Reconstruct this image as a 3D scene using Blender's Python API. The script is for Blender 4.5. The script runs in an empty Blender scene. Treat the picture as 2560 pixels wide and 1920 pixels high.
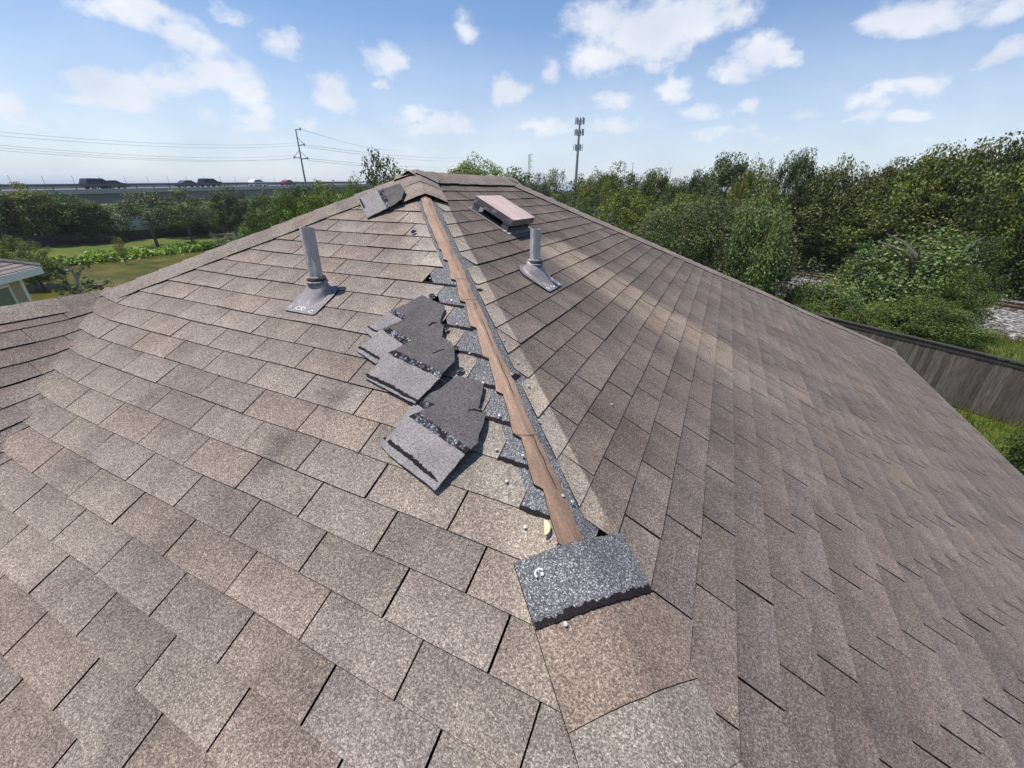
import bpy, bmesh, math, random
import numpy as np
from mathutils import Vector, Matrix
random.seed(7); rng = np.random.default_rng(11)
S = bpy.context.scene
COL = S.collection
PI = math.pi

# ------------------------------------------------------------------ camera
CC = np.array([2.006, -2.604, -0.079])
YA, PT, RO, FX, SL = math.radians(25.424), math.radians(25.454), math.radians(0.654), 1022.4, 0.50233
Fv = np.array([-math.sin(YA)*math.cos(PT), math.cos(YA)*math.cos(PT), -math.sin(PT)])
R0 = np.array([math.cos(YA), math.sin(YA), 0.0]); U0 = np.cross(R0, Fv)
Rv = math.cos(RO)*R0 + math.sin(RO)*U0; Uv = -math.sin(RO)*R0 + math.cos(RO)*U0
cd = bpy.data.cameras.new('camera'); cam = bpy.data.objects.new('camera', cd); COL.objects.link(cam)
cd.sensor_width = 36; cd.lens = 36*FX/2560; cd.clip_start = 0.02; cd.clip_end = 20000
M = Matrix(((Rv[0], Uv[0], -Fv[0], CC[0]), (Rv[1], Uv[1], -Fv[1], CC[1]), (Rv[2], Uv[2], -Fv[2], CC[2]), (0, 0, 0, 1)))
cam.matrix_world = M
S.camera = cam
S.render.resolution_x, S.render.resolution_y = 1024, 768

def ray(x, y): return Fv + Rv*(x-1280)/FX - Uv*(y-960)/FX
def hit(x, y, n, d0):
    r = ray(x, y); n = np.array(n, float); return CC + r*((d0 - CC@n)/(r@n))
def onZ(x, y, z): return hit(x, y, (0, 0, 1), z)
def atD(x, y, dist): r = ray(x, y); return CC + r*dist/math.hypot(r[0], r[1])
def proj(P):
    d = np.asarray(P, float)-CC; z = d@Fv
    return np.array([1280+FX*(d@Rv)/z, 960-FX*(d@Uv)/z])

# ------------------------------------------------------------------ light
SUN = Vector((-0.33, -0.13, 0.93)).normalized()
elev = math.asin(SUN.z); azim = math.atan2(SUN.x, SUN.y)
sl = bpy.data.lights.new('sun', 'SUN'); sl.energy = 4.3; sl.angle = math.radians(0.53); sl.color = (1.0, 0.955, 0.89)
so = bpy.data.objects.new('sun', sl); COL.objects.link(so)
so.rotation_euler = (-SUN).to_track_quat('-Z', 'Y').to_euler(); so.location = (-20, 0, 40)
S.view_settings.view_transform = 'Standard'; S.view_settings.look = 'None'
S.view_settings.gamma = 1; S.view_settings.exposure = 0.35

W = bpy.data.worlds.new('World'); S.world = W; W.use_nodes = True
nt = W.node_tree; N = nt.nodes; Lk = nt.links; N.clear()
def nd(t, **k):
    n = N.new(t)
    for a, b in k.items(): setattr(n, a, b)
    return n
def mth(op, a, b=None, c=None, clamp=False):
    n = nd('ShaderNodeMath', operation=op); n.use_clamp = clamp
    for i, v in enumerate((a, b, c)):
        if v is None: continue
        if isinstance(v, (int, float)): n.inputs[i].default_value = v
        else: Lk.new(v, n.inputs[i])
    return n.outputs[0]
sky = nd('ShaderNodeTexSky', sky_type='NISHITA'); sky.sun_disc = False
sky.sun_elevation = elev; sky.sun_rotation = azim; sky.air_density = 1.0; sky.dust_density = 0.35; sky.ozone_density = 4.0
tc = nd('ShaderNodeTexCoord')
sep = nd('ShaderNodeSeparateXYZ'); Lk.new(tc.outputs['Generated'], sep.inputs[0])
az = mth('ARCTAN2', sep.outputs[0], sep.outputs[1]); el = mth('ARCSINE', sep.outputs[2])
cmb = nd('ShaderNodeCombineXYZ'); Lk.new(az, cmb.inputs[0]); Lk.new(el, cmb.inputs[1])
P0 = cmb.outputs[0]
def noise(scale, det, rough, vec=None, stretch=(1, 1.5, 1)):
    m = nd('ShaderNodeVectorMath', operation='MULTIPLY'); Lk.new(vec or P0, m.inputs[0]); m.inputs[1].default_value = stretch
    n = nd('ShaderNodeTexNoise'); n.inputs['Scale'].default_value = scale; n.inputs['Detail'].default_value = det
    n.inputs['Roughness'].default_value = rough; Lk.new(m.outputs[0], n.inputs['Vector']); return n
wn = noise(7, 3, 0.6)
wv = nd('ShaderNodeVectorMath', operation='MULTIPLY_ADD'); Lk.new(wn.outputs['Color'], wv.inputs[0])
wv.inputs[1].default_value = (0.07, 0.045, 0); Lk.new(P0, wv.inputs[2])
off = nd('ShaderNodeVectorMath', operation='ADD'); Lk.new(wv.outputs[0], off.inputs[0]); off.inputs[1].default_value = (-0.035, -0.0225, 0)
PW = off.outputs[0]
# cumulus heaps: direction (through the picture they were measured in), angular size, density
CL = [(330,20,150,42,1),(455,85,75,50,.9),(515,125,60,42,.75),(300,212,110,42,1),(330,245,120,45,.9),(445,215,110,58,1),(560,200,100,60,.9),(625,240,60,48,.7),(567,296,130,34,.7),
(706,115,52,45,.75),(573,40,60,25,.5),(960,140,58,45,1),(950,203,32,20,.7),(840,228,78,50,1),(1160,78,28,26,.8),(1157,45,20,22,.5),(185,258,60,22,.65),(30,275,75,42,.8),(80,315,120,30,.55),
(764,312,60,25,.6),(1035,285,32,30,.9),(1085,325,110,42,.85),(1268,222,48,42,1),(1385,172,32,42,.8),(1610,85,150,85,1.2),(1500,145,95,50,1.05),(1745,45,120,70,1.15),(1500,40,90,60,1.05),
(1890,135,80,52,1.05),(1840,185,75,36,.95),(1965,148,55,26,.8),(2330,25,150,50,1.1),(2240,45,90,28,.8),(2500,20,110,40,.95),(2525,128,90,34,.9),(2470,160,50,16,.6),(1303,225,45,36,1),(1546,249,58,28,.75),
(1673,232,52,34,.9),(1745,285,90,28,.9),(1882,258,38,25,.65),(2130,255,100,32,.75),(2300,203,110,32,.85),(2210,215,60,25,.7),(2027,284,58,30,.85),(2100,310,120,26,.6),(2264,292,62,17,.85),
(1772,338,130,32,.6),(1338,318,120,34,.75),(1540,324,90,22,.55),(640,330,180,20,.45),(1060,375,160,22,.5),(2300,345,200,18,.35),(1900,350,120,20,.35)]
acc = None
for (x, y, rx, ry, st) in CL:
    d = ray(x, y); d /= np.linalg.norm(d)
    a0, e0 = math.atan2(d[0], d[1]), math.asin(d[2])
    d2 = ray(x+30, y); d2 /= np.linalg.norm(d2); d3 = ray(x, y-30); d3 /= np.linalg.norm(d3)
    ra = rx*abs(math.atan2(d2[0], d2[1])-a0)/30*1.22; re = ry*abs(math.asin(d3[2])-e0)/30*1.22
    s1 = nd('ShaderNodeVectorMath', operation='SUBTRACT'); Lk.new(PW, s1.inputs[0]); s1.inputs[1].default_value = (a0, e0, 0)
    s2 = nd('ShaderNodeVectorMath', operation='MULTIPLY'); Lk.new(s1.outputs[0], s2.inputs[0]); s2.inputs[1].default_value = (1/ra, 1/re, 0)
    s3 = nd('ShaderNodeVectorMath', operation='LENGTH'); Lk.new(s2.outputs[0], s3.inputs[0])
    v = mth('MULTIPLY_ADD', s3.outputs['Value'], -st, st)
    acc = v if acc is None else mth('SMOOTH_MAX', acc, v, 0.25)
n1 = noise(9, 9, 0.64, stretch=(1, 1.45, 1)); n2 = noise(30, 6, 0.6)
f1 = mth('MULTIPLY_ADD', n1.outputs['Fac'], 2.9, -1.30)
dens = mth('ADD', mth('MULTIPLY', acc, 1.15), f1)
dens = mth('MULTIPLY_ADD', n2.outputs['Fac'], 0.9, mth('SUBTRACT', dens, 0.47))
mr = nd('ShaderNodeMapRange', interpolation_type='SMOOTHSTEP'); Lk.new(dens, mr.inputs[0]); mr.inputs[1].default_value = -0.08; mr.inputs[2].default_value = 1.0
mr.inputs[3].default_value = 0.0; mr.inputs[4].default_value = 0.9
veil = mth('MULTIPLY', mth('SUBTRACT', noise(3.2, 6, 0.6).outputs['Fac'], 0.42, clamp=True), 0.9)
# thin veil only low over the horizon
vm = nd('ShaderNodeMapRange'); Lk.new(el, vm.inputs[0]); vm.inputs[1].default_value = 0.0; vm.inputs[2].default_value = 0.32; vm.inputs[3].default_value = 1.0; vm.inputs[4].default_value = 0.06
lowv = nd('ShaderNodeMapRange'); Lk.new(el, lowv.inputs[0]); lowv.inputs[1].default_value = 0.0; lowv.inputs[2].default_value = 0.28; lowv.inputs[3].default_value = 0.62; lowv.inputs[4].default_value = 0.0
cov = mth('MAXIMUM', mr.outputs[0], mth('ADD', mth('MULTIPLY', veil, vm.outputs[0]), lowv.outputs[0]))
up = mth('GREATER_THAN', el, -0.002); cov = mth('MULTIPLY', cov, up)
shade = nd('ShaderNodeMapRange'); Lk.new(noise(6, 5, 0.5).outputs['Fac'], shade.inputs[0]); shade.inputs[1].default_value = 0.35; shade.inputs[2].default_value = 0.68; shade.inputs[3].default_value = 1.0; shade.inputs[4].default_value = 0.0
cc = nd('ShaderNodeMix', data_type='RGBA'); Lk.new(shade.outputs[0], cc.inputs[0]); cc.inputs[6].default_value = (5.3, 5.7, 6.5, 1); cc.inputs[7].default_value = (7.0, 7.1, 7.4, 1)
mx = nd('ShaderNodeMix', data_type='RGBA'); Lk.new(cov, mx.inputs[0]); tint = nd('ShaderNodeMix', data_type='RGBA', blend_type='MULTIPLY'); tint.inputs[0].default_value = 1; Lk.new(sky.outputs[0], tint.inputs[6]); tint.inputs[7].default_value = (0.94, 0.975, 1.04, 1); Lk.new(tint.outputs[2], mx.inputs[6]); Lk.new(cc.outputs[2], mx.inputs[7])
bg = nd('ShaderNodeBackground'); Lk.new(mx.outputs[2], bg.inputs[0]); bg.inputs[1].default_value = 0.11
wo = nd('ShaderNodeOutputWorld'); Lk.new(bg.outputs[0], wo.inputs[0])

# ------------------------------------------------------------------ materials
def mat(name, rough=0.8, spec=0.3):
    m = bpy.data.materials.new(name); m.use_nodes = True; t = m.node_tree
    b = t.nodes['Principled BSDF']; b.inputs['Roughness'].default_value = rough
    b.inputs['Specular IOR Level'].default_value = spec
    return m, t, b
def lin(c): return tuple(((v/255)/12.92 if v <= 10 else ((v/255+0.055)/1.055)**2.4) for v in c)
class NT:
    def __init__(s, t): s.t = t
    def n(s, ty, **k):
        n = s.t.nodes.new(ty)
        for a, b in k.items(): setattr(n, a, b)
        return n
    def l(s, a, b): s.t.links.new(a, b)
    def m(s, op, a, b=None, c=None, clamp=False):
        n = s.n('ShaderNodeMath', operation=op); n.use_clamp = clamp
        for i, v in enumerate((a, b, c)):
            if v is None: continue
            if isinstance(v, (int, float)): n.inputs[i].default_value = v
            else: s.l(v, n.inputs[i])
        return n.outputs[0]
    def noise(s, sc, det=3, r=0.55, co=None, st=None, dim='3D'):
        n = s.n('ShaderNodeTexNoise'); n.inputs['Scale'].default_value = sc; n.inputs['Detail'].default_value = det; n.inputs['Roughness'].default_value = r
        v = co if co is not None else s.co()
        if st is not None:
            q = s.n('ShaderNodeVectorMath', operation='MULTIPLY'); s.l(v, q.inputs[0]); q.inputs[1].default_value = st; v = q.outputs[0]
        s.l(v, n.inputs['Vector']); return n.outputs['Fac']
    def co(s):
        if not hasattr(s, '_c'): s._c = s.n('ShaderNodeTexCoord').outputs['Object']
        return s._c
    def ramp(s, f, pts):
        n = s.n('ShaderNodeValToRGB'); cr = n.color_ramp
        while len(cr.elements) < len(pts): cr.elements.new(0.5)
        for e, (p, c) in zip(cr.elements, pts): e.position = p; e.color = (*c, 1) if len(c) == 3 else c
        s.l(f, n.inputs[0]); return n.outputs[0]
    def mix(s, f, a, b, bl='MIX'):
        n = s.n('ShaderNodeMix', data_type='RGBA', blend_type=bl)
        for i, v in ((0, f), (6, a), (7, b)):
            if isinstance(v, (int, float)): n.inputs[i].default_value = v
            elif isinstance(v, tuple): n.inputs[i].default_value = (*v, 1) if len(v) == 3 else v
            else: s.l(v, n.inputs[i])
        return n.outputs[2]
    def rng(s, v, a, b, c=0., d=1., sm=True):
        n = s.n('ShaderNodeMapRange', interpolation_type='SMOOTHSTEP' if sm else 'LINEAR'); s.l(v, n.inputs[0])
        for i, q in enumerate((a, b, c, d)): n.inputs[i+1].default_value = q
        return n.outputs[0]
    def bump(s, h, b, st=0.5, dist=0.002):
        n = s.n('ShaderNodeBump'); n.inputs['Strength'].default_value = st; n.inputs['Distance'].default_value = dist
        s.l(h, n.inputs['Height']); s.l(n.outputs[0], b.inputs['Normal'])
    def attr(s, nm): n = s.n('ShaderNodeAttribute'); n.attribute_name = nm; return n

def simple(name, col, rough=0.7, spec=0.3, var=0.15, sc=20, metal=0, bump=0, st=None):
    m, t, b = mat(name, rough, spec); k = NT(t)
    n = k.noise(sc, 4, 0.6, st=st)
    c = k.mix(k.rng(n, .3, .7), tuple(v*(1-var) for v in col), tuple(min(1, v*(1+var)) for v in col))
    k.l(c, b.inputs['Base Color']); b.inputs['Metallic'].default_value = metal
    if bump: k.bump(n, b, 0.6, bump)
    return m

def shingle_mat(name, stain='none'):
    m, t, b = mat(name, 0.92, 0.15); k = NT(t)
    vc = k.attr('tone').outputs['Color']
    g1 = k.n('ShaderNodeTexVoronoi'); g1.inputs['Scale'].default_value = 360; k.l(k.co(), g1.inputs['Vector'])
    gsep = k.n('ShaderNodeSeparateColor'); k.l(g1.outputs['Color'], gsep.inputs[0])
    g = gsep.outputs[0]
    gran = k.ramp(g, [(0.0, (0.46, 0.44, 0.43)), (0.28, (0.70, 0.68, 0.66)), (0.6, (1.0, 1.0, 1.0)), (0.86, (1.30, 1.29, 1.25)), (1.0, (1.85, 1.80, 1.7))])
    g2 = k.noise(150, 3, 0.65); gran = k.mix(0.62, gran, k.ramp(g2, [(0.3, (0.62, 0.62, 0.62)), (0.7, (1.38, 1.38, 1.38))]), 'MULTIPLY')
    c = k.mix(1.0, vc, gran, 'MULTIPLY')
    big = k.noise(2.3, 5, 0.62)
    c = k.mix(1.0, c, k.ramp(big, [(0.28, (0.80, 0.79, 0.80)), (0.5, (1, 1, 1)), (0.72, (1.12, 1.11, 1.08))]), 'MULTIPLY')
    md = k.noise(9, 4, 0.6)
    c = k.mix(1.0, c, k.ramp(md, [(0.3, (0.88, 0.87, 0.88)), (0.7, (1.1, 1.1, 1.09))]), 'MULTIPLY')
    sp = k.n('ShaderNodeSeparateXYZ'); k.l(k.co(), sp.inputs[0]); X, Y = sp.outputs[0], sp.outputs[1]
    if stain == 'A':      # granules kept fresh where the lost hip caps lay over them
        w = k.m('SUBTRACT', k.m('MULTIPLY', Y, -1), X)
        w = k.m('MULTIPLY_ADD', k.m('SUBTRACT', k.noise(6, 3), 0.5), 0.08, w)
        f = k.m('MULTIPLY', k.rng(w, 0.17, 0.33, 1, 0), k.rng(X, 1.86, 1.9, 1, 0))
        c = k.mix(f, c, k.mix(1.0, c, (1.34, 1.40, 1.36), 'MULTIPLY'))
        # scuffs and foot smudges
        for (x, y, r, q) in [(0.80, -1.63, .09, .42), (0.71, -1.62, .06, .32), (0.70, -1.90, .11, .42), (0.735, -1.84, .08, .3), (-0.26, -1.62, .15, .3), (0.6, -2.25, .18, .34), (1.3, -2.33, .2, .34), (0.93, -2.05, .14, .3), (1.75, -2.6, .3, .28), (0.2, -1.2, .14, .22), (1.0,-2.5,.2,.3), (0.35,-2.1,.2,.24), (-.1,-1.9,.14,.26), (1.35,-1.98,.1,.22)]:
            v = k.n('ShaderNodeCombineXYZ'); k.l(k.m('SUBTRACT', X, x), v.inputs[0]); k.l(k.m('SUBTRACT', Y, y), v.inputs[1])
            l = k.n('ShaderNodeVectorMath', operation='LENGTH'); k.l(v.outputs[0], l.inputs[0])
            d = k.m('MULTIPLY_ADD', k.noise(14, 3), r*1.3, k.m('SUBTRACT', l.outputs['Value'], r*0.65))
            c = k.mix(k.rng(d, 0, r, q, 0), c, k.mix(1.0, c, (0.25, 0.24, 0.28), 'MULTIPLY'))
    if stain == 'B':      # algae film, washed away below the metal vent and under the lost caps
        w = k.m('ADD', X, Y)
        fr = k.m('MULTIPLY', k.rng(w, 0.195, 0.215, 1, 0), k.rng(X, 1.84, 1.9, 1, 0))
        wob = k.m('MULTIPLY', k.m('SUBTRACT', k.noise(3.5, 3), 0.5), 0.12)
        yy = k.m('ADD', Y, wob)
        fan = k.m('MULTIPLY', X, 0.03)
        lo = k.rng(k.m('ADD', yy, k.m('MULTIPLY', k.m('SUBTRACT', X, 0.85), 0.02)), 0.02, 0.2)
        hi = k.rng(yy, 0.60, 0.70, 1, 0)
        x0 = k.rng(X, 0.80, 0.92)
        xf = k.rng(X, 1.7, 3.3, 1, 0.12)
        band = k.m('MULTIPLY', k.m('MULTIPLY', lo, hi), k.m('MULTIPLY', x0, xf))
        clean = k.m('MAXIMUM', fr, band)
        # film is heaviest high on the slope, thinner toward the eave
        film = k.rng(X, 0.9, 3.2, 1.0, 0.62)
        f = k.m('MULTIPLY', film, k.m('SUBTRACT', 1, clean))
        c2 = k.mix(1.0, c, k.ramp(k.noise(1.6, 5, 0.6), [(0.3, (0.55, 0.53, 0.53)), (0.65, (0.74, 0.73, 0.725))]), 'MULTIPLY')
        c = k.mix(f, c, c2)
        c = k.mix(k.m('MULTIPLY', band, 0.6), c, k.mix(1.0, c, (1.22, 1.13, 1.0), 'MULTIPLY'))
        c = k.mix(fr, c, k.mix(1.0, c, (1.42, 1.46, 1.40), 'MULTIPLY'))
        # long grimy streaks running down the slope
        sk = k.noise(2.4, 5, 0.65, st=(0.5, 2.2, 1))
        c = k.mix(k.rng(sk, 0.46, 0.72, 0, 0.55), c, k.mix(1.0, c, (0.62, 0.62, 0.66), 'MULTIPLY'))
    if stain == 'W':
        c = k.mix(1.0, c, (0.80, 0.78, 0.80), 'MULTIPLY')
    k.l(c, b.inputs['Base Color'])
    k.bump(k.m('ADD', g, k.m('MULTIPLY', g2, 0.8)), b, 0.45, 0.0022)
    return m

M_A = shingle_mat('weathered_shingle_front', 'A'); M_B = shingle_mat('weathered_shingle_side', 'B')
M_W = shingle_mat('weathered_shingle_wing', 'W'); M_cap = shingle_mat('weathered_shingle_cap', 'none')
M_edge = simple('asphalt_edge_slot_shade', (0.012, 0.011, 0.012), 0.9, 0.1)
M_dark = None
def granule_dark():
    m, t, b = mat('protected_dark_granules', 0.8, 0.3); k = NT(t)
    v = k.n('ShaderNodeTexVoronoi'); v.inputs['Scale'].default_value = 420; k.l(k.co(), v.inputs['Vector'])
    s = k.n('ShaderNodeSeparateColor'); k.l(v.outputs['Color'], s.inputs[0])
    c = k.ramp(s.outputs[0], [(0, (0.045, 0.043, 0.046)), (0.4, (0.095, 0.092, 0.097)), (0.75, (0.165, 0.162, 0.168)), (0.9, (0.30, 0.295, 0.295)), (1, (0.56, 0.55, 0.545))])
    n = k.noise(5, 4); c = k.mix(1.0, c, k.ramp(n, [(0.3, (0.8, 0.8, 0.82)), (0.7, (1.15, 1.15, 1.15))]), 'MULTIPLY')
    k.l(c, b.inputs['Base Color']); k.bump(s.outputs[0], b, 0.5, 0.0025); return m
M_dark = granule_dark()
def felt(name, c0, c1):
    m, t, b = mat(name, 0.9, 0.08); k = NT(t)
    n = k.noise(170, 3, 0.7); n2 = k.noise(9, 4, 0.6)
    c = k.mix(k.rng(n, .3, .7), c0, c1)
    c = k.mix(1.0, c, k.ramp(n2, [(0.3, (0.82, 0.82, 0.82)), (0.7, (1.16, 1.16, 1.16))]), 'MULTIPLY')
    k.l(c, b.inputs['Base Color']); k.bump(n, b, 0.4, 0.0015); return m
M_fu = felt('shingle_underside_dark', (0.058, 0.052, 0.053), (0.145, 0.133, 0.133))
M_fl = felt('shingle_underside_light', (0.145, 0.132, 0.131), (0.315, 0.292, 0.29))
M_tar = felt('sealant_tar', (0.011, 0.009, 0.010), (0.028, 0.022, 0.023))
def seal_gran():
    m, t, b = mat('sealant_with_granules', 0.85, 0.08); k = NT(t)
    v = k.n('ShaderNodeTexVoronoi'); v.inputs['Scale'].default_value = 190; k.l(k.co(), v.inputs['Vector'])
    s = k.n('ShaderNodeSeparateColor'); k.l(v.outputs['Color'], s.inputs[0])
    patch = k.rng(k.noise(26, 3, 0.6), 0.44, 0.52)
    g = k.ramp(s.outputs[0], [(0, (0.02, 0.022, 0.028)), (0.6, (0.06, 0.066, 0.08)), (0.85, (0.17, 0.18, 0.2)), (1, (0.45, 0.46, 0.48))])
    c = k.mix(patch, (0.022, 0.016, 0.017), g); k.l(c, b.inputs['Base Color']); k.bump(s.outputs[0], b, 0.5, 0.003); return m
M_seal = seal_gran()
def strip_mat():
    m, t, b = mat('brown_exposed_felt', 0.85, 0.2); k = NT(t)
    rt = k.n('ShaderNodeVectorRotate', rotation_type='Z_AXIS'); k.l(k.co(), rt.inputs['Vector']); rt.inputs['Angle'].default_value = PI/4
    n = k.noise(16, 7, 0.75, co=rt.outputs[0], st=(.5, 2.4, 1)); n2 = k.noise(150, 4, 0.7)
    c = k.ramp(n, [(0.25, (0.19, 0.127, 0.093)), (0.5, (0.31, 0.208, 0.152)), (0.75, (0.42, 0.29, 0.215))])
    c = k.mix(1.0, c, k.ramp(n2, [(0.3, (0.78, 0.78, 0.78)), (0.7, (1.18, 1.18, 1.18))]), 'MULTIPLY')
    sp = k.n('ShaderNodeSeparateXYZ'); k.l(k.co(), sp.inputs[0])
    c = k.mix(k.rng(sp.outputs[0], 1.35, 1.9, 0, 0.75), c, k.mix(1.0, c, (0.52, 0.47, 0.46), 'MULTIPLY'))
    k.l(c, b.inputs['Base Color']); k.bump(k.m('ADD', n, n2), b, 0.6, 0.002); return m
M_strip = strip_mat()
M_crack = simple('crack', (0.03, 0.02, 0.018), 0.9)
M_nail = simple('galvanised_nail', (0.50, 0.50, 0.49), 0.45, 0.5, metal=0.2)
M_white = simple('white_paint', (0.80, 0.775, 0.735), 0.5)
def painted_metal(name, base, worn, sc=12, thr=(0.56, 0.66), st=(1, 1, 0.35), rough=0.55, metal=0.0):
    m, t, b = mat(name, rough, 0.4); k = NT(t)
    n = k.noise(sc, 6, 0.7, st=st); n2 = k.noise(4, 4, 0.6)
    c = k.mix(k.rng(n, thr[0], thr[1]), base, worn)
    c = k.mix(1.0, c, k.ramp(n2, [(0.3, (0.85, 0.84, 0.85)), (0.7, (1.1, 1.1, 1.1))]), 'MULTIPLY')
    k.l(c, b.inputs['Base Color']); b.inputs['Metallic'].default_value = metal; k.bump(n, b, 0.3, 0.002); return m
M_pipe = painted_metal('grey_painted_pipe', (0.43, 0.40, 0.39), (0.72, 0.67, 0.63), 30, (0.58, 0.63), (1, 1, 0.18))
M_boot = painted_metal('lead_boot', (0.275, 0.245, 0.24), (0.42, 0.38, 0.37), 18, (0.5, 0.62), (1, 1, 1), 0.6)
M_flange = painted_metal('boot_flange', (0.195, 0.176, 0.172), (0.38, 0.35, 0.34), 25, (0.55, 0.65), (1, 1, 1), 0.6)
M_collar = simple('rubber_collar', (0.05, 0.045, 0.05), 0.6)
M_ring = painted_metal('collar_ring', (0.33, 0.29, 0.30), (0.12, 0.11, 0.11), 60, (0.5, 0.6), (1, 1, 1))
M_hood = painted_metal('hood_sun_faded_paint', (0.50, 0.375, 0.34), (0.58, 0.47, 0.43), 10, (0.45, 0.7), (0.8, 1.6, 1), 0.6)
M_skirt = painted_metal('hood_skirt', (0.155, 0.12, 0.125), (0.33, 0.28, 0.28), 22, (0.55, 0.66), (1, 1, 1), 0.55)
M_black = simple('dark_inside', (0.01, 0.01, 0.012), 0.9)
def water_mat():
    m, t, b = mat('pond_water', 0.5, 0.05); k = NT(t)
    n = k.noise(0.25, 4, 0.6, st=(1, 2.2, 1))
    c = k.ramp(n, [(0.3, (0.040, 0.038, 0.006)), (0.5, (0.075, 0.070, 0.013)), (0.72, (0.13, 0.112, 0.026))])
    k.l(c, b.inputs['Base Color']); k.bump(k.noise(3.2, 4, 0.6, st=(1, 0.4, 1)), b, 0.22, 0.06); return m
M_water = water_mat()
def ground_mat():
    m, t, b = mat('grass_ground', 0.95, 0.1); k = NT(t)
    n = k.noise(0.5, 6, 0.65); n2 = k.noise(9, 5, 0.7)
    c = k.ramp(n, [(0.3, (0.060, 0.085, 0.018)), (0.5, (0.095, 0.125, 0.028)), (0.68, (0.15, 0.14, 0.05)), (0.8, (0.2, 0.165, 0.075))])
    c = k.mix(1.0, c, k.ramp(n2, [(0.3, (0.65, 0.65, 0.6)), (0.7, (1.35, 1.35, 1.25))]), 'MULTIPLY')
    k.l(c, b.inputs['Base Color']); k.bump(n2, b, 0.8, 0.05); return m
M_ground = ground_mat()
def gravel_mat():
    m, t, b = mat('ballast', 0.9, 0.2); k = NT(t)
    v = k.n('ShaderNodeTexVoronoi'); v.inputs['Scale'].default_value = 6; k.l(k.co(), v.inputs['Vector'])
    s = k.n('ShaderNodeSeparateColor'); k.l(v.outputs['Color'], s.inputs[0])
    c = k.ramp(s.outputs[0], [(0, (0.035, 0.03, 0.028)), (0.4, (0.13, 0.12, 0.11)), (0.8, (0.27, 0.25, 0.235)), (1, (0.46, 0.44, 0.42))])
    k.l(c, b.inputs['Base Color']); k.bump(v.outputs['Distance'], b, 1.0, 0.06); return m
M_ballast = gravel_mat()
M_rail = simple('rusty_rail', (0.11, 0.055, 0.04), 0.7, var=0.3)
M_sleeper = simple('sleeper_wood', (0.10, 0.08, 0.065), 0.9, var=0.3)
M_conc = simple('concrete', (0.38, 0.38, 0.37), 0.9, var=0.12, sc=1.2)
M_asph = simple('road_asphalt', (0.17, 0.165, 0.16), 0.9)
M_galv = simple('guard_rail_steel', (0.16, 0.145, 0.135), 0.7)
M_pole = simple('steel_pole', (0.24, 0.25, 0.26), 0.6)
M_wire = simple('wire', (0.2, 0.21, 0.23), 0.6)
def plank_mat(name, c0, c1, axis, per):
    m, t, b = mat(name, 0.9, 0.1); k = NT(t)
    vc = k.attr('tone').outputs['Color']
    st = (6, 6, 0.5) if axis == 'z' else (0.4, 0.4, 8)
    n = k.noise(5, 6, 0.7, st=st)
    c = k.mix(k.rng(n, .3, .72), c0, c1)
    c = k.mix(1.0, c, vc, 'MULTIPLY'); k.l(c, b.inputs['Base Color']); k.bump(n, b, 0.5, 0.01); return m
M_fR = plank_mat('weathered_planks', (0.075, 0.062, 0.054), (0.165, 0.142, 0.126), 'z', .14)
M_fL = plank_mat('brown_boards', (0.050, 0.036, 0.034), (0.10, 0.075, 0.07), 'x', .14)
M_bark = simple('bark', (0.12, 0.10, 0.08), 0.95, var=0.3, sc=8)
M_dead = simple('dead_twigs', (0.30, 0.27, 0.25), 0.95, var=0.2)
def leaf_mat(name, c, tr=0.24):
    m = bpy.data.materials.new(name); m.use_nodes = True; t = m.node_tree; t.nodes.clear(); k = NT(t)
    vc = k.attr('tone').outputs['Color']; oi = k.n('ShaderNodeObjectInfo')
    hs = k.mix(k.rng(oi.outputs['Random'], 0, 1, 0, 1, False), (0.85, 0.92, 0.9), (1.2, 1.08, 0.9))
    cc = k.mix(1.0, k.mix(1.0, c, vc, 'MULTIPLY'), hs, 'MULTIPLY')
    d = k.n('ShaderNodeBsdfPrincipled'); d.inputs['Roughness'].default_value = 0.55; d.inputs['Specular IOR Level'].default_value = 0.35; k.l(cc, d.inputs['Base Color'])
    tl = k.n('ShaderNodeBsdfTranslucent'); k.l(k.mix(1.0, cc, (1.2, 1.35, 0.6), 'MULTIPLY'), tl.inputs[0])
    ms = k.n('ShaderNodeMixShader'); ms.inputs[0].default_value = tr; k.l(d.outputs[0], ms.inputs[1]); k.l(tl.outputs[0], ms.inputs[2])
    o = k.n('ShaderNodeOutputMaterial'); k.l(ms.outputs[0], o.inputs[0]); return m
L_dark = leaf_mat('leaf_dark', (0.070, 0.102, 0.026)); L_mid = leaf_mat('leaf_mid', (0.098, 0.138, 0.028)); L_olive = leaf_mat('leaf_olive', (0.118, 0.140, 0.026))
L_yel = leaf_mat('leaf_yellow_green', (0.155, 0.175, 0.028)); L_grey = leaf_mat('leaf_grey_green', (0.098, 0.118, 0.050)); L_brown = leaf_mat('leaf_olive_brown', (0.108, 0.116, 0.030))
L_vine = leaf_mat('leaf_vine', (0.135, 0.190, 0.066)); L_bright = leaf_mat('leaf_bright', (0.130, 0.185, 0.028)); L_bank = leaf_mat('leaf_bank', (0.20, 0.30, 0.035))
M_glass = simple('car_glass', (0.02, 0.022, 0.028), 0.12, 0.6); M_tyre = simple('tyre', (0.02, 0.02, 0.02), 0.9)
def paint(n, c, r=0.3): return simple(n, c, r, 0.5, var=0.04)

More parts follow.
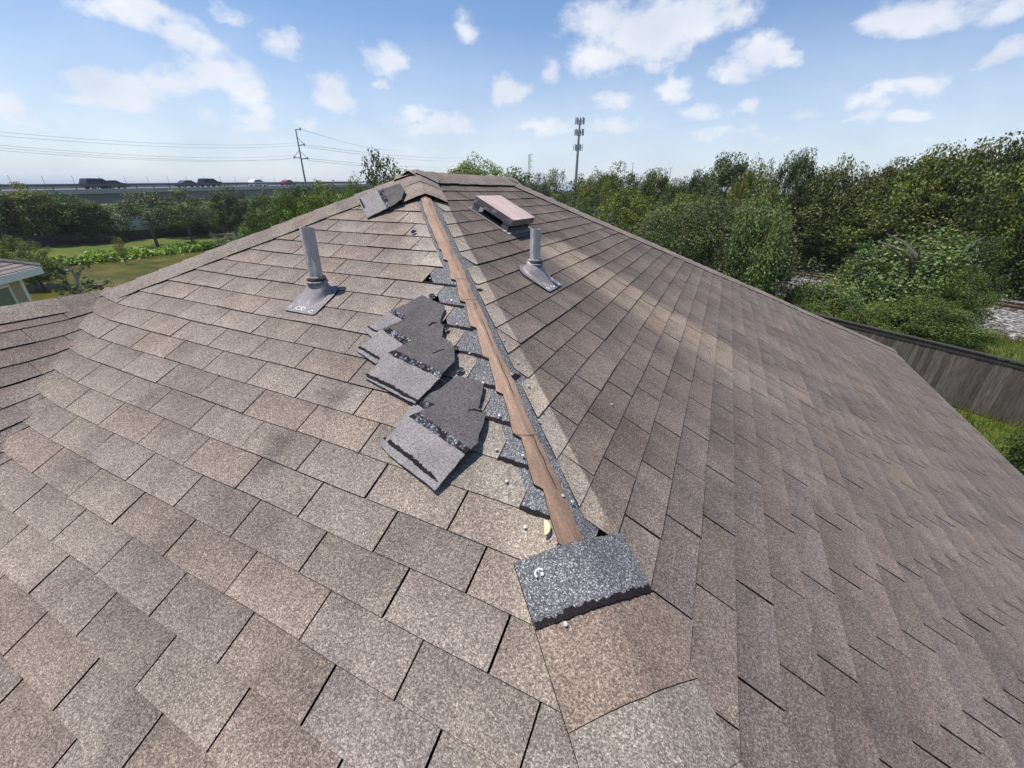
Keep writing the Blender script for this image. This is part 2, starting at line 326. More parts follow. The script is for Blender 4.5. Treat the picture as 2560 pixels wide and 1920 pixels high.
# ------------------------------------------------------------------ helpers
class MB:
    def __init__(s): s.vcol = {}; s.v = []; s.f = []; s.mi = []; s.c = []; s.mats = []
    def mat(s, m):
        if m not in s.mats: s.mats.append(m)
        return s.mats.index(m)
    def add(s, vs, fs, m, c=(1, 1, 1), vc=None):
        o = len(s.v); s.v += [tuple(map(float, v)) for v in vs]; i = s.mat(m)
        for f in fs:
            s.f.append(tuple(o+q for q in f)); s.mi.append(i); s.c.append(c)
            if vc is not None: s.vcol[len(s.f)-1] = [vc[q] for q in f]
    def poly(s, top, th, m, me=None, c=(1, 1, 1), n=(0, 0, 1), base=None, vc=None):
        """slab: polygon top (CCW from outside), sides down by th along n"""
        n = np.array(n, float); top = [np.array(p, float) for p in top]; k = len(top)
        bot = base if base is not None else [p-n*th for p in top]
        s.add(top, [tuple(range(k))], m, c, vc)
        s.add(list(top)+list(bot), [(i, k+i, k+(i+1) % k, (i+1) % k) for i in range(k)], me or m, c)
        return s
    def box(s, x0, x1, y0, y1, z0, z1, m, c=(1, 1, 1), T=None):
        v = [np.array((x, y, z), float) for z in (z0, z1) for y in (y0, y1) for x in (x0, x1)]
        if T is not None: v = [T(p) for p in v]
        s.add(v, [(0, 2, 3, 1), (4, 5, 7, 6), (0, 1, 5, 4), (2, 6, 7, 3), (0, 4, 6, 2), (1, 3, 7, 5)], m, c)
    def tube(s, pts, rad, m, seg=8, cap=True, c=(1, 1, 1)):
        pts = [np.array(p, float) for p in pts]; n = len(pts)
        if not hasattr(rad, '__len__'): rad = [rad]*n
        vs = []; prev = None
        for i, p in enumerate(pts):
            d = pts[min(i+1, n-1)]-pts[max(i-1, 0)]; d /= (np.linalg.norm(d)+1e-12)
            a = np.cross(d, (0, 0, 1)) if prev is None else prev-d*(prev@d)
            if np.linalg.norm(a) < 1e-3: a = np.cross(d, (1, 0, 0))
            a /= np.linalg.norm(a); prev = a; b = np.cross(d, a)
            for j in range(seg): t = 2*PI*j/seg; vs.append(p+rad[i]*(math.cos(t)*a+math.sin(t)*b))
        fs = [(i*seg+j, i*seg+(j+1) % seg, (i+1)*seg+(j+1) % seg, (i+1)*seg+j) for i in range(n-1) for j in range(seg)]
        if cap: fs += [tuple(range(seg))[::-1], tuple((n-1)*seg+j for j in range(seg))]
        s.add(vs, fs, m, c)
    def build(s, name, parent=None, smooth=False, loc=None):
        me = bpy.data.meshes.new(name); me.from_pydata(s.v, [], s.f)
        for m in s.mats: me.materials.append(m)
        me.polygons.foreach_set('material_index', s.mi)
        if smooth: me.polygons.foreach_set('use_smooth', [True]*len(s.f))
        ca = me.color_attributes.new('tone', 'FLOAT_COLOR', 'CORNER')
        arr = np.ones((len(me.loops), 4), np.float32); li = 0
        cnt = [len(f) for f in s.f]; arr[:, :3] = np.repeat(np.array(s.c, np.float32), cnt, axis=0)
        if s.vcol:
            st_ = np.concatenate([[0], np.cumsum(cnt)])
            for fi, cl_ in s.vcol.items(): arr[st_[fi]:st_[fi+1], :3] = cl_
        ca.data.foreach_set('color', arr.ravel())
        me.update()
        o = bpy.data.objects.new(name, me); COL.objects.link(o)
        if parent is not None: attach(o, parent)
        return o
def attach(o, parent):
    o.parent = parent; bpy_loc = wloc(parent); o.location = -bpy_loc if o.parent else o.location
def wloc(o):
    v = Vector(o.location)
    while o.parent: o = o.parent; v += Vector(o.location)
    return v
def empty(name, loc):
    e = bpy.data.objects.new(name, None); COL.objects.link(e); e.location = tuple(map(float, loc)); e.empty_display_size = 0.3; return e
def tag(o, label=None, cat=None, group=None, kind=None):
    if label: o['label'] = label
    if cat: o['category'] = cat
    if group: o['group'] = group
    if kind: o['kind'] = kind
    return o

# ------------------------------------------------------------------ the roof
s = SL; c = 1/math.hypot(1, s); DV = 1.368; L = 1.38; EV = 5.1; T = 0.3048; E = 0.127; T0 = 1.83
def wave(x, y): return 0.0022*(math.sin(3.1*x+1.3*y+.4)+math.sin(1.7*x-4.3*y+1.1)+0.6*math.sin(7.3*x+2.0)*math.sin(6.1*y+.7))
def smax(a, b, k=0.045):
    h = max(k-abs(a-b), 0)/k; return max(a, b)+h*h*k*0.25
NA = np.array((0, -s*c, c)); NB = np.array((s*c, 0, c)); ND = np.array((-s*c, 0, c)); NE = np.array((0, s*c, c))
def zA(x, y): return s*y
def zW(x, y): return -2*s*DV-s*x
def PA(x, y, h=0): return np.array((x, y, smax(zA(x, y), zW(x, y), .09)+wave(x, y)))+NA*h
def PW(x, y, h=0): return np.array((x, y, smax(zA(x, y), zW(x, y), .09)+wave(x, y)))+NB*h
def PB(x, y, h=0): return np.array((x, y, -s*x+wave(x, y)))+NB*h
def PD(x, y, h=0): return np.array((x, y, s*x))+ND*h
def PE(x, y, h=0): return np.array((x, y, -s*(y-L)))+NE*h
def clip(poly, a, b, cc_):   # keep a*x+b*y<=cc_
    out = []
    for i in range(len(poly)):
        p, q = poly[i], poly[(i+1) % len(poly)]; fp = a*p[0]+b*p[1]-cc_; fq = a*q[0]+b*q[1]-cc_
        if fp <= 0: out.append(p)
        if fp*fq < 0: t = fp/(fp-fq); out.append(tuple(p[k]+(q[k]-p[k])*t for k in range(len(p))))
    return out
BASE = np.array((0.246, 0.208, 0.181))
def tone(r):
    v = BASE*r.uniform(0.90, 1.10)
    k = r.random()
    if k < .25: v = v*np.array((1.03, .99, .965))
    elif k < .45: v = v*np.array((.975, .985, 1.01))
    elif k < .55: v = v*np.array((1.0, 1.0, .98))
    if r.random() < .10: v = v*0.9
    return tuple(v)
def courses(mb, m, P, toxy, d0, dmax, u0f, umin, umax, clipf, sub=1, seed=1, slot=0.0065):
    r = random.Random(seed); j0 = -int(d0/E)-1
    for j in range(j0, int((dmax-d0)/E)+2):
        db = d0+j*E; dt = db-E
        if db <= 0.01 or dt > dmax: continue
        i0 = int((umin-u0f(j))/T)-1; ph = r.uniform(0, 6)
        for i in range(i0, int((umax-u0f(j))/T)+2):
            ua = u0f(j)+(i)*T; ub = ua+T; tn = tone(r); lift = r.choice((0, 0, 0, .0015, .003)); sl_ = slot*r.uniform(.6, 1.25); jb = r.uniform(-.0018, .0018)
            if ub < umin or ua > umax: continue
            for q in range(sub):
                a = ua+sl_/2 if q == 0 else ua+(ub-ua)*q/sub
                b = ub-sl_/2 if q == sub-1 else ua+(ub-ua)*(q+1)/sub
                jl = 0.0012*math.sin(a*9+ph); jr = 0.0012*math.sin(b*9+ph)
                dbt0 = db+jb+jl; dbt1 = db+jb+jr
                pts = [(a, dt, .0022), (a, dbt0, .0064+lift*.8), (b, dbt1, .0064+lift*.8), (b, dt, .0022)]
                xy = [(*toxy(u, d), h) for (u, d, h) in pts]
                xy = clipf(xy, j)
                if len(xy) < 3: continue
                ar = sum(xy[k][0]*xy[(k+1) % len(xy)][1]-xy[(k+1) % len(xy)][0]*xy[k][1] for k in range(len(xy)))
                if abs(ar) < 2e-5: continue
                if ar < 0: xy = xy[::-1]
                vc_ = [tuple(np.array(tn)*(0.84+.24*min(1, max(0, (h-.0022)/.0042)))) for x, y, h in xy]  # lip shadow painted into the tab colour: dark at the top, lighter below
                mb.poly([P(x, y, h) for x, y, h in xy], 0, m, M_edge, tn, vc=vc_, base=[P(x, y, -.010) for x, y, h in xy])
def PA0(x, y, h=0): return np.array((x, y, s*y))+NA*h
def PW0(x, y, h=0): return np.array((x, y, zW(x, y)))+NB*h
def sheet(mb, P, poly, n, h, m, tn=(1, 1, 1)):
    # base sheet subdivided into strips, coloured black for the shade inside the slots
    xs = [p[0] for p in poly]; ys = [p[1] for p in poly]; st = 0.4
    for i in range(int(min(xs)/st)-1, int(max(xs)/st)+1):
        for j in range(int(min(ys)/st)-1, int(max(ys)/st)+1):
            q = [(i*st, j*st), ((i+1)*st, j*st), ((i+1)*st, (j+1)*st), (i*st, (j+1)*st)]
            k = len(poly)
            for e in range(k):
                (x0, y0), (x1, y1) = poly[e], poly[(e+1) % k]
                q = clip(q, (y1-y0), -(x1-x0), (y1-y0)*x0-(x1-x0)*y0)
                if len(q) < 3: break
            if len(q) >= 3: mb.add([P(x, y, h) for x, y in q], [tuple(range(len(q)))], m, tn)

house = empty('shingled_house', (2, 2, -6.5))
tag(house, 'house under our feet with the brown shingle hip roof and stripped hip caps', 'house')
XE = EV-2*DV
YF = -9.0
# front slope
mb = MB()
def clipA(xy, j):
    xy = clip(xy, 1, 1, -0.0)                       # right of hip: x<=-y
    if len(xy) >= 3:
        k = j+6
        if 0 <= k <= 7: xy = clip(xy, 1, 1, -0.092)
        elif -6 <= j+0 and j < -6+14 and j <= 1: xy = clip(xy, 1, 1, -0.072)
        elif j < -6: xy = clip(xy, 1, 1, -0.075)
    if len(xy) >= 3 and 0 <= j+6 <= 7: xy = clip(xy, 1, 0, .7546+.127*(j+6))
    if len(xy) >= 3: xy = clip(xy, -1, 1, 0.0)      # left hip: y<=x -> -x+y<=0
    if len(xy) >= 3: xy = clip(xy, -1, -1, 2*DV+0.045)
    return xy
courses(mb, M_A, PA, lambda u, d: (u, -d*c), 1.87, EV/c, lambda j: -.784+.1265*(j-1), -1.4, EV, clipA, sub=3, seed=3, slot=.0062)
sheet(mb, PA0, [(0, 0), (-DV, -DV), (XE, -EV), (EV, -EV)], NA, -0.012, M_edge)
roofA = mb.build('roof_slope', house)
roofA['label'] = 'front hip slope of brown three tab shingles with the grey vent pipe'
# right slope
mb = MB()
def clipB(xy, j):
    x1 = (1.878+.127*j)*c
    xy = clip(xy, -1, 0, 0.0)
    if len(xy) < 3: return xy
    dmg = x1 < 1.95
    xy = clip(xy, -1, -1, -0.092 if dmg else 0.0)
    if len(xy) >= 3 and dmg:
        for i in range(-12, 12):
            yb = -1.363+.124*j+i*T
            if .092 < yb+x1 < .185: xy = clip(xy, 0, -1, -yb); break
            if len(xy) < 3: return xy
    if len(xy) >= 3: xy = clip(xy, -1, 1, L)
    return xy
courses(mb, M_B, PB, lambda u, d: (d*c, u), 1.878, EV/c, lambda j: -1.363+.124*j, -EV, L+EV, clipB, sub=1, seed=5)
sheet(mb, PB, [(0, 0), (EV, -EV), (EV, L+EV), (0, L)], NB, -0.012, M_edge)
roofB = mb.build('roof_slope', house); roofB['label'] = 'side slope of algae greyed shingles carrying the box vent'
# wing right slope
mb = MB()
def clipW(xy, j):
    xy = clip(xy, 1, 1, -2*DV-0.045+0.045)
    if len(xy) >= 3: xy = clip(xy, -1, 0, DV)
    return xy
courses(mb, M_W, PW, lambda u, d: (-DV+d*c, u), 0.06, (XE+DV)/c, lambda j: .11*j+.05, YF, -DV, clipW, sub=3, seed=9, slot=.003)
sheet(mb, PW0, [(-DV, -DV), (-DV, YF), (XE, YF), (XE, -EV)], NB, -0.012, M_edge)
roofW = mb.build('roof_slope', house); roofW['label'] = 'wing roof slope beyond the valley at the left'
# far slopes
mb = MB()
def clipD(xy, j):
    xy = clip(xy, 1, 0, 0.0)
    if len(xy) < 3: return xy
    # region: x<=0, y<=L-x, and (y>=x if x>-DV)
    xy = clip(xy, 1, 1, L)
    if len(xy) >= 3:
        mxx = sum(p[0] for p in xy)/len(xy)
        if mxx > -DV: xy = clip(xy, 1, -1, 0.0)
    return xy
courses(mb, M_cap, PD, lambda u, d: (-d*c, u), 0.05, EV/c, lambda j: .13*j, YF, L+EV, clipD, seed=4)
sheet(mb, PD, [(0, 0), (0, L), (-EV, L+EV), (-EV, YF), (-DV, YF), (-DV, -DV)][:3]+[(-EV, -DV), (-DV, -DV)], ND, -0.0005, M_edge)
sheet(mb, PD, [(-DV, -DV), (-EV, -DV), (-EV, YF), (-DV, YF)], ND, -0.0005, M_edge)
o = mb.build('roof_slope', house)
mb = MB()
def clipE(xy, j):
    xy = clip(xy, 1, -1, -L)
    if len(xy) >= 3: xy = clip(xy, -1, -1, -L)
    return xy
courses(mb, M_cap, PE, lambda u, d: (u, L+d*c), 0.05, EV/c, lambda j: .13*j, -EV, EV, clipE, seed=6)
sheet(mb, PE, [(0, L), (EV, L+EV), (-EV, L+EV)], NE, -0.0005, M_edge)
mb.build('roof_slope', house)

# hip and ridge caps -------------------------------------------------
def caps(name, P0, P1, n1, n2, w1, w2, exp=0.146, rise=0.02, seed=1, skip=None, label=None, m=None, thick=.006, phase=0.0):
    """overlapping folded cap shingles laid from P0 (high) to P1 (low); w1,w2 side widths"""
    r = random.Random(seed); P0 = np.array(P0, float); P1 = np.array(P1, float); Ln = np.linalg.norm(P1-P0); d = (P1-P0)/Ln
    a1 = np.cross(n1, d); a1 /= np.linalg.norm(a1); a2 = np.cross(n2, d); a2 /= np.linalg.norm(a2)   # across, away from crest
    if a1[2] > 0: a1 = -a1
    if a2[2] > 0: a2 = -a2
    nm = (n1+n2)/np.linalg.norm(n1+n2)
    mb = MB(); k = 0; t = phase
    while t < Ln:
        tl = t+exp
        if skip and skip(t): t += exp; continue
        tn = tone(r); dh = r.uniform(-.001, .0015); dw = r.uniform(-.004, .004)
        rows = []
        for (tt, h) in ((t-.02, rise*.78), (t+exp*.5, rise*.9), (tl+r.uniform(-.004, .004), rise+thick*.15)):
            row = []
            for side, a, n, w in ((1, a1, n1, w1), (2, a2, n2, w2)):
                fr = [1.0, .72, .35] if side == 1 else [.35, .72, 1.0]
                for f_ in fr:
                    hh = h*(1-.72*f_)+.007+dh*(.5 if f_ == 1 else 1)
                    row.append(P0+d*tt+a*(w+dw)*f_+n*hh)
                if side == 1: row.append(P0+d*tt+nm*(h+.004+dh))
            rows.append([q+np.array((0, 0, wave(q[0], q[1]))) for q in row])
        nr = len(rows[0]); V = [q for row in rows for q in row]
        F_ = [(i*nr+j, i*nr+j+1, (i+1)*nr+j+1, (i+1)*nr+j) for i in range(2) for j in range(nr-1)]
        mb.add(V, F_, m or M_cap, tn)
        low = rows[2]; lowb = [q-nm*(thick+.004)-d*.002 for q in low]
        mb.add(low+lowb, [(j, j+1, nr+j+1, nr+j) for j in range(nr-1)], M_edge, tn)
        for e in (0, nr-1):
            ed = [rows[i][e] for i in range(3)]; eb = [q-(n1 if e == 0 else n2)*(thick+.006) for q in ed]
            mb.add(ed+eb, [(0, 1, 4, 3), (1, 2, 5, 4)], M_edge, tn)
        t += exp
    o = mb.build(name, house)
    if label: o['label'] = label
    return o
hp = lambda t: np.array((t, -t, -s*t))
cl = math.sqrt(2+s*s)
# left hip, wing ridge, main ridge, far hip
caps('hip_cap_run', (0, 0, 0), (-DV, -DV, -s*DV), NA, ND, .15, .15, seed=2, label='row of hip cap shingles down the left hip')
caps('ridge_cap_run', (-DV, -DV+.03, -s*DV), (-DV, YF, -s*DV), NB, ND, .125, .14, seed=3, rise=.016, label='ridge caps of the wing at the left')
caps('ridge_cap_run', (0, -.06, .006), (0, L+.05, .006), NB, ND, .14, .14, seed=5, rise=.02, label='ridge caps along the top of the roof')
caps('hip_cap_run', (0, L, 0), (EV, L+EV, -s*EV), NE, NB, .14, .14, seed=6, label='hip caps down the far edge of the side slope')
caps('hip_cap_run', (0, L, 0), (-EV, L+EV, -s*EV), ND, NE, .14, .14, seed=7)
# cap left at the head of the stripped hip, overlapping torn layers
caps('hip_cap', (0, 0, 0.012), tuple(hp(.155)+(0, 0, .012)), NB, NA, .15, .15, exp=.21, seed=8, rise=.014, label='last cap shingle left at the top of the stripped hip')
caps('hip_cap', (0, 0.02, 0.022), tuple(hp(.04)+(0, 0, .022)), NB, NA, .16, .16, exp=.09, seed=12, rise=.012)
# intact caps below the stripped run : dark new one, brown one, pale ones
def capquad(name, t0, t1, wa, wb, h, m, tn, label=None, low_curve=0.0):
    mb = MB(); rows = []
    nu, nv = 10, 6
    for i in range(nv+1):
        t = t0+(t1-t0)*i/nv; row = []
        for j in range(-nu, nu+1):
            f_ = j/nu; w = (wa if f_ < 0 else wb); q = abs(f_)*w
            hh = h*(1-.35*abs(f_))+.0085+.002*i/nv
            # position: along hip t, across by q perpendicular to the hip in the slope plane
            sg = low_curve*(f_*f_)
            tt = t+sg
            d = hp(1)/cl
            if f_ < 0: a = np.cross(NA, d)*-1; a = a if a[0] < 0 else -a; n = NA
            else: a = np.cross(NB, d); a = a if a[0] > 0 else -a; n = NB
            # round the crest
            cr = max(0, .03-q)/.03
            p = hp(tt)+a*q+n*hh-np.array((0, 0, 1))*cr*cr*.006
            p[2] += wave(p[0], p[1]); row.append(p)
        rows.append(row)
    nr = 2*nu+1; V = [q for r_ in rows for q in r_]
    mb.add(V, [(i*nr+j, (i+1)*nr+j, (i+1)*nr+j+1, i*nr+j+1) for i in range(nv) for j in range(nr-1)], m, tn)
    bd = rows[-1]; bb = [q-np.array((0, 0, .0035)) for q in bd]; mb.add(bd+bb, [(j, nr+j, nr+j+1, j+1) for j in range(nr-1)], M_edge)
    for e in (0, nr-1):
        ed = [r_[e] for r_ in rows]; eb = [q-np.array((0, 0, .008)) for q in ed]; mb.add(ed+eb, [(i, i+1, nv+1+i+1, nv+1+i) for i in range(nv)], M_edge)
    o = mb.build(name, house, smooth=False)
    if label: o['label'] = label
    return o
LINE = lambda t: t
capquad('hip_cap', 1.83, 2.045, .165, .165, .009, M_cap, (.232, .178, .146), 'reddish brown hip cap under the dark uncovered one', .004)
capquad('hip_cap', 1.95, 2.145, .165, .165, .006, M_cap, (.245, .214, .186), 'pale grey hip cap nearest the camera')
capquad('hip_cap', 2.05, 2.245, .165, .165, .004, M_cap, (.24, .21, .18))
capquad('hip_cap', 2.15, 2.345, .165, .165, .003, M_cap, (.235, .205, .178))
for q in range(3, 14): capquad('hip_cap', 2.05+.1*q, 2.245+.1*q, .165, .165, .003 if q % 2 else .005, M_cap, tone(random.Random(q)))
capquad('hip_cap', 1.818, 1.925, .165, .165, .013, M_dark, (1, 1, 1), 'dark grey unweathered cap patch with a nail in its corner', -.004)
rq = random.Random(21); n_ = 60; up_ = []; dn_ = []
for i_ in range(n_+1):
    f_ = -1+2*i_/n_; q_ = abs(f_)*.163; d_ = hp(1)/cl; a_ = np.cross(NA if f_ < 0 else NB, d_); a_ = a_ if (a_[0] < 0) == (f_ < 0) else -a_; nn_ = NA if f_ < 0 else NB
    for lst, tt_ in ((up_, 1.9145+rq.uniform(-.003, .003)+.0018*math.sin(i_*.23)+.0012*math.sin(i_*.61+1)), (dn_, 1.9255+rq.uniform(-.0012, .0015))):
        p_ = hp(tt_-.004*f_*f_)+a_*q_+nn_*(.013*(1-.35*abs(f_))+.0112); p_[2] += wave(p_[0], p_[1])-(max(0, .03-q_)/.03)**2*.006; lst.append(p_)
mb = MB(); mb.add(up_+dn_, [(j, n_+1+j, n_+2+j, j+1) for j in range(n_)], M_tar); bb_ = [q-np.array((0, 0, .004)) for q in dn_]; mb.add(dn_+bb_, [(j, n_+1+j, n_+2+j, j+1) for j in range(n_)], M_tar)
o = mb.build('sealant_strip', house); o['label'] = 'ragged black sealant strip along the lower edge of the dark cap'

# stripped hip: dark protected granules, brown exposed strip ------------
mb = MB(); st = .02
for k in range(int(.12/st), int(1.86/st)):
    t0, t1 = k*st, (k+1)*st
    mb.add([PA(t0, -t0, .0012), PA(t0-.17, -t0, .0012), PA(t1-.17, -t1, .0012), PA(t1, -t1, .0012)], [(0, 1, 2, 3)], M_dark)
o = mb.build('uncovered_granule_strip', house); o['label'] = 'dark grey granules uncovered left of the brown strip'
mb = MB()
for k in range(int(.12/st), int(1.86/st)):
    t0, t1 = k*st, (k+1)*st
    mb.add([PB(t0, -t0, .0012), PB(t1, -t1, .0012), PB(t1, -t1+.2, .0012), PB(t0, -t0+.2, .0012)], [(0, 1, 2, 3)], M_dark)
o = mb.build('uncovered_granule_strip', house); o['label'] = 'thin dark granule line right of the brown strip'
rr = random.Random(2)
for k in range(8):
    mb = MB(); X1 = .7546+.127*k; yb = -(1.87+.127*(k-6))*c; xe = -yb-.05; n_ = 7
    tp = [PA(X1+.001+(xe-X1)*i/n_, yb+.010+rr.uniform(-.002, .002), .0030) for i in range(n_+1)]; bt_ = [PA(X1+.001+(xe-X1)*i/n_, yb-.003+rr.uniform(-.003, .002), .0030) for i in range(n_+1)]
    mb.poly(bt_+tp[::-1], .002, M_tar); o = mb.build('sealant_band', house)
    o['label'] = 'black sealant band beside the brown strip'
for (a, b) in [((1.02, -.935), .03), ((1.41, -1.36), .035)]:
    mb = MB(); x, y = a; mb.poly([PB(x, y, .004), PB(x+.018, y-.003, .0045), PB(x+.018, y+b+.01, .0045), PB(x, y+b, .004)], .004, M_tar); mb.build('sealant_band', house)
# brown strip in overlapping pieces
def half_l(t):
    x = t; k = (x-.7546)/.127; fr = k-math.floor(k)
    base = .050 if t < .75 else .028+.026*((fr+.45) % 1.0)
    return base*(0.75 if t < .35 else 1)
cuts = [.125, .235, .42, .62, .83, 1.06, 1.33, 1.585, 1.822]
for i in range(len(cuts)-1):
    mb = MB(); a, b = cuts[i], cuts[i+1]+.012
    n = max(4, int((b-a)/.005)); rows = []
    for k in range(n+1):
        t = a+(b-a)*k/n; hl = half_l(t)+.0015*math.sin(t*61); hr = .039+.005*math.sin(t*23)+.002*math.sin(t*97)
        sk = .03 if i in (4, 7) else 0.0      # slanted ends
        h = .0095-.003*(k/n if False else 0)+.0025*(1-k/n)
        if i == 0: h += .012*math.sin(k/n*PI)**1
        row = []
        for f_, side in ((1, 'a'), (.5, 'a'), (0, 'a'), (.5, 'b'), (1, 'b')):
            tt = t+sk*(k/n)*0
            if side == 'a': p = PA(tt-hl*f_, -tt, h) if f_ else hp(tt)+np.array((0, 0, h+.002+wave(tt, -tt)))
            else: p = PB(tt, -tt+hr*f_, h)
            row.append(p)
        rows.append(row)
    nr = 5; V = [q for r_ in rows for q in r_]
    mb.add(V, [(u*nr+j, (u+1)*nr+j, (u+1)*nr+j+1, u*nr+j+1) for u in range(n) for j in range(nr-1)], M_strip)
    for e in (0, nr-1):
        ed = [r_[e] for r_ in rows]; eb = [q-np.array((0, 0, .009)) for q in ed]; m_ = len(ed); mb.add(ed+eb, [(u, u+1, m_+u+1, m_+u) for u in range(m_-1)], M_crack)
    lo = rows[-1]; lb = [q-np.array((0, 0, .004)) for q in lo]; mb.add(lo+lb, [(j, nr+j, nr+j+1, j+1) for j in range(nr-1)], M_crack)
    o = mb.build('brown_strip', house)
    if i == len(cuts)-2: o['label'] = 'lowest brown strip piece beside the dark cap'
# crack lines: staple tears along the crest
def ribbon(mb, pts, w, m, h, P):
    for i in range(len(pts)-1):
        a = np.array(pts[i]); b = np.array(pts[i+1]); d = b-a; d = d/(np.linalg.norm(d)+1e-9); n = np.array((-d[1], d[0]))*w
        w0 = 1 if i else .3; w1 = 1 if i < len(pts)-2 else .3
        mb.add([P(*(a-n*w0), h), P(*(a+n*w0), h), P(*(b+n*w1), h), P(*(b-n*w1), h)], [(3, 2, 1, 0)], m)
r = random.Random(5); t = .2
def PH(x, y, h): q = np.array((x, y, max(s*y, -s*x) if False else min(s*y, -s*x)+wave(x, y))); return q+np.array((0, 0, h))
while t < 1.74:
    ln = r.uniform(.03, .16) if t > .9 else r.uniform(.02, .05)
    pts = []; k = 0; o_ = r.uniform(.004, .016)
    while k*.015 < ln: pts.append((t+k*.015+o_+r.uniform(-.002, .002), -(t+k*.015)+r.uniform(-.002, .002))); k += 1
    if len(pts) > 1: mb = MB(); ribbon(mb, pts, .0016, M_crack, .0175, PH); mb.build('tear_line', house)
    t += ln+r.uniform(.03, .1)
for t in (.47, .95, 1.07, 1.585):
    mb = MB(); ribbon(mb, [(t-.05, -t-.01), (t, -t), (t+.02, -t+.045)], .0012, M_crack, .0165, PH); mb.build('tear_line', house)
# pale half disc
mb = MB(); pts = [hit(1362+14*math.cos(a), 1318-19*math.sin(a), (0, -s*c, c), .021) for a in np.linspace(-PI/2-.1, PI/2+.1, 13)]
mb.poly(pts, .002, simple('raw_wood', (.62, .55, .32), .8)); mb.build('pale_wood_spot', house)
# roofing nails
def nail(x, y, pl, big=1.0, h=.012):
    if pl == 'A': p = hit(x, y, (0, -s, 1), h/c); n = NA
    else: p = hit(x, y, (s, 0, 1), h/c); n = NB
    p = p+np.array((0, 0, wave(p[0], p[1])*0)); mb = MB(); n = n+np.array((random.uniform(-.3, .3), random.uniform(-.3, .3), 0)); n /= np.linalg.norm(n)
    R_ = .0046*big
    mb.tube([p-n*.012, p-n*.002], R_*.35, M_nail, 6); mb.tube([p-n*.002, p+n*.0006, p+n*.0014], [R_, R_, R_*.7], M_nail, 12)
    return mb.build('roofing_nail', house, smooth=False)
c5 = lambda a, b: (860+a/4.096, 680+b/4.096); c6 = lambda a, b: (900+a/4.096, 900+b/4.096); c7 = lambda a, b: (1220+a/4.096, 1200+b/4.096); c1 = lambda a, b: (860+a/7.373, 400+b/7.373)
for q in [c7(555, 962), c7(795, 1475)]: nail(*q, 'A', 1.1, .024)
for q in [c7(380, 480), c7(190, 10), c6(1395, 915), c6(1500, 1240), c6(1665, 975), c6(1260, 235), c5(945, 240), c5(1155, 530), c5(1100, 290), c5(1590, 1465), c5(1420, 1130), c5(1285, 830), c5(880, 62), c1(1165, 975), c1(1245, 1130), c1(1340, 1545), c1(1100, 800)]: nail(*q, 'A')
for q in [c7(770, 160), c7(865, 220), c6(1840, 615), c6(2080, 1385), c5(2035, 1415), c5(1785, 925), c5(1720, 1045), c5(1640, 700), c5(1890, 1160), c1(1570, 700), c1(1860, 1115), (1530, 1010)]: nail(*q, 'B')
# ring of loose sealant round the nail on the dark cap
mb = MB(); pr = hit(*c7(530, 955), (0, -s, 1), .023/c)
mb.tube([pr+np.array((.011*math.cos(a), .013*math.sin(a), 0)) for a in np.linspace(1.2, 4.6, 9)], .0028, M_white, 6); mb.build('sealant_ring', house)

# walls, fascia, gutter ------------------------------------------------
M_brick = simple('house_wall', (.34, .27, .22), .9, var=.15, sc=3)
mb = MB(); ze = -s*EV
mb.box(-EV+.45, EV-.45, -EV+.45, L+EV-.45, -6.6, ze+.02, M_brick); mb.box(-EV+.45, XE-.45, YF+.3, -EV+.445, -6.6, ze+.02, M_brick)
mb.build('wall', house)
mb = MB(); m = M_white
mb.box(EV-.02, EV+.02, -EV, L+EV, ze-.16, ze-.012, m); mb.box(-EV-.02, -EV+.02, YF, L+EV, ze-.16, ze-.012, m)
mb.box(-EV+.02, EV-.02, L+EV-.02, L+EV+.02, ze-.16, ze-.012, m); mb.box(XE, EV-.02, -EV-.02, -EV+.02, ze-.16, ze-.012, m); mb.box(XE-.02, XE+.02, YF, -EV-.02, ze-.16, ze-.012, m)
mb.build('fascia', house)
mb = MB(); mb.add([(-EV+.02, YF+.1, ze-.15), (XE-.02, YF+.1, ze-.15), (XE-.02, -EV+.3, ze-.15), (-EV+.02, -EV+.3, ze-.15)], [(0, 1, 2, 3)], m)
mb.add([(-EV+.02, -EV+.3, ze-.152), (EV-.02, -EV+.3, ze-.152), (EV-.02, L+EV-.02, ze-.152), (-EV+.02, L+EV-.02, ze-.152)], [(0, 1, 2, 3)], m); mb.build('soffit', house)

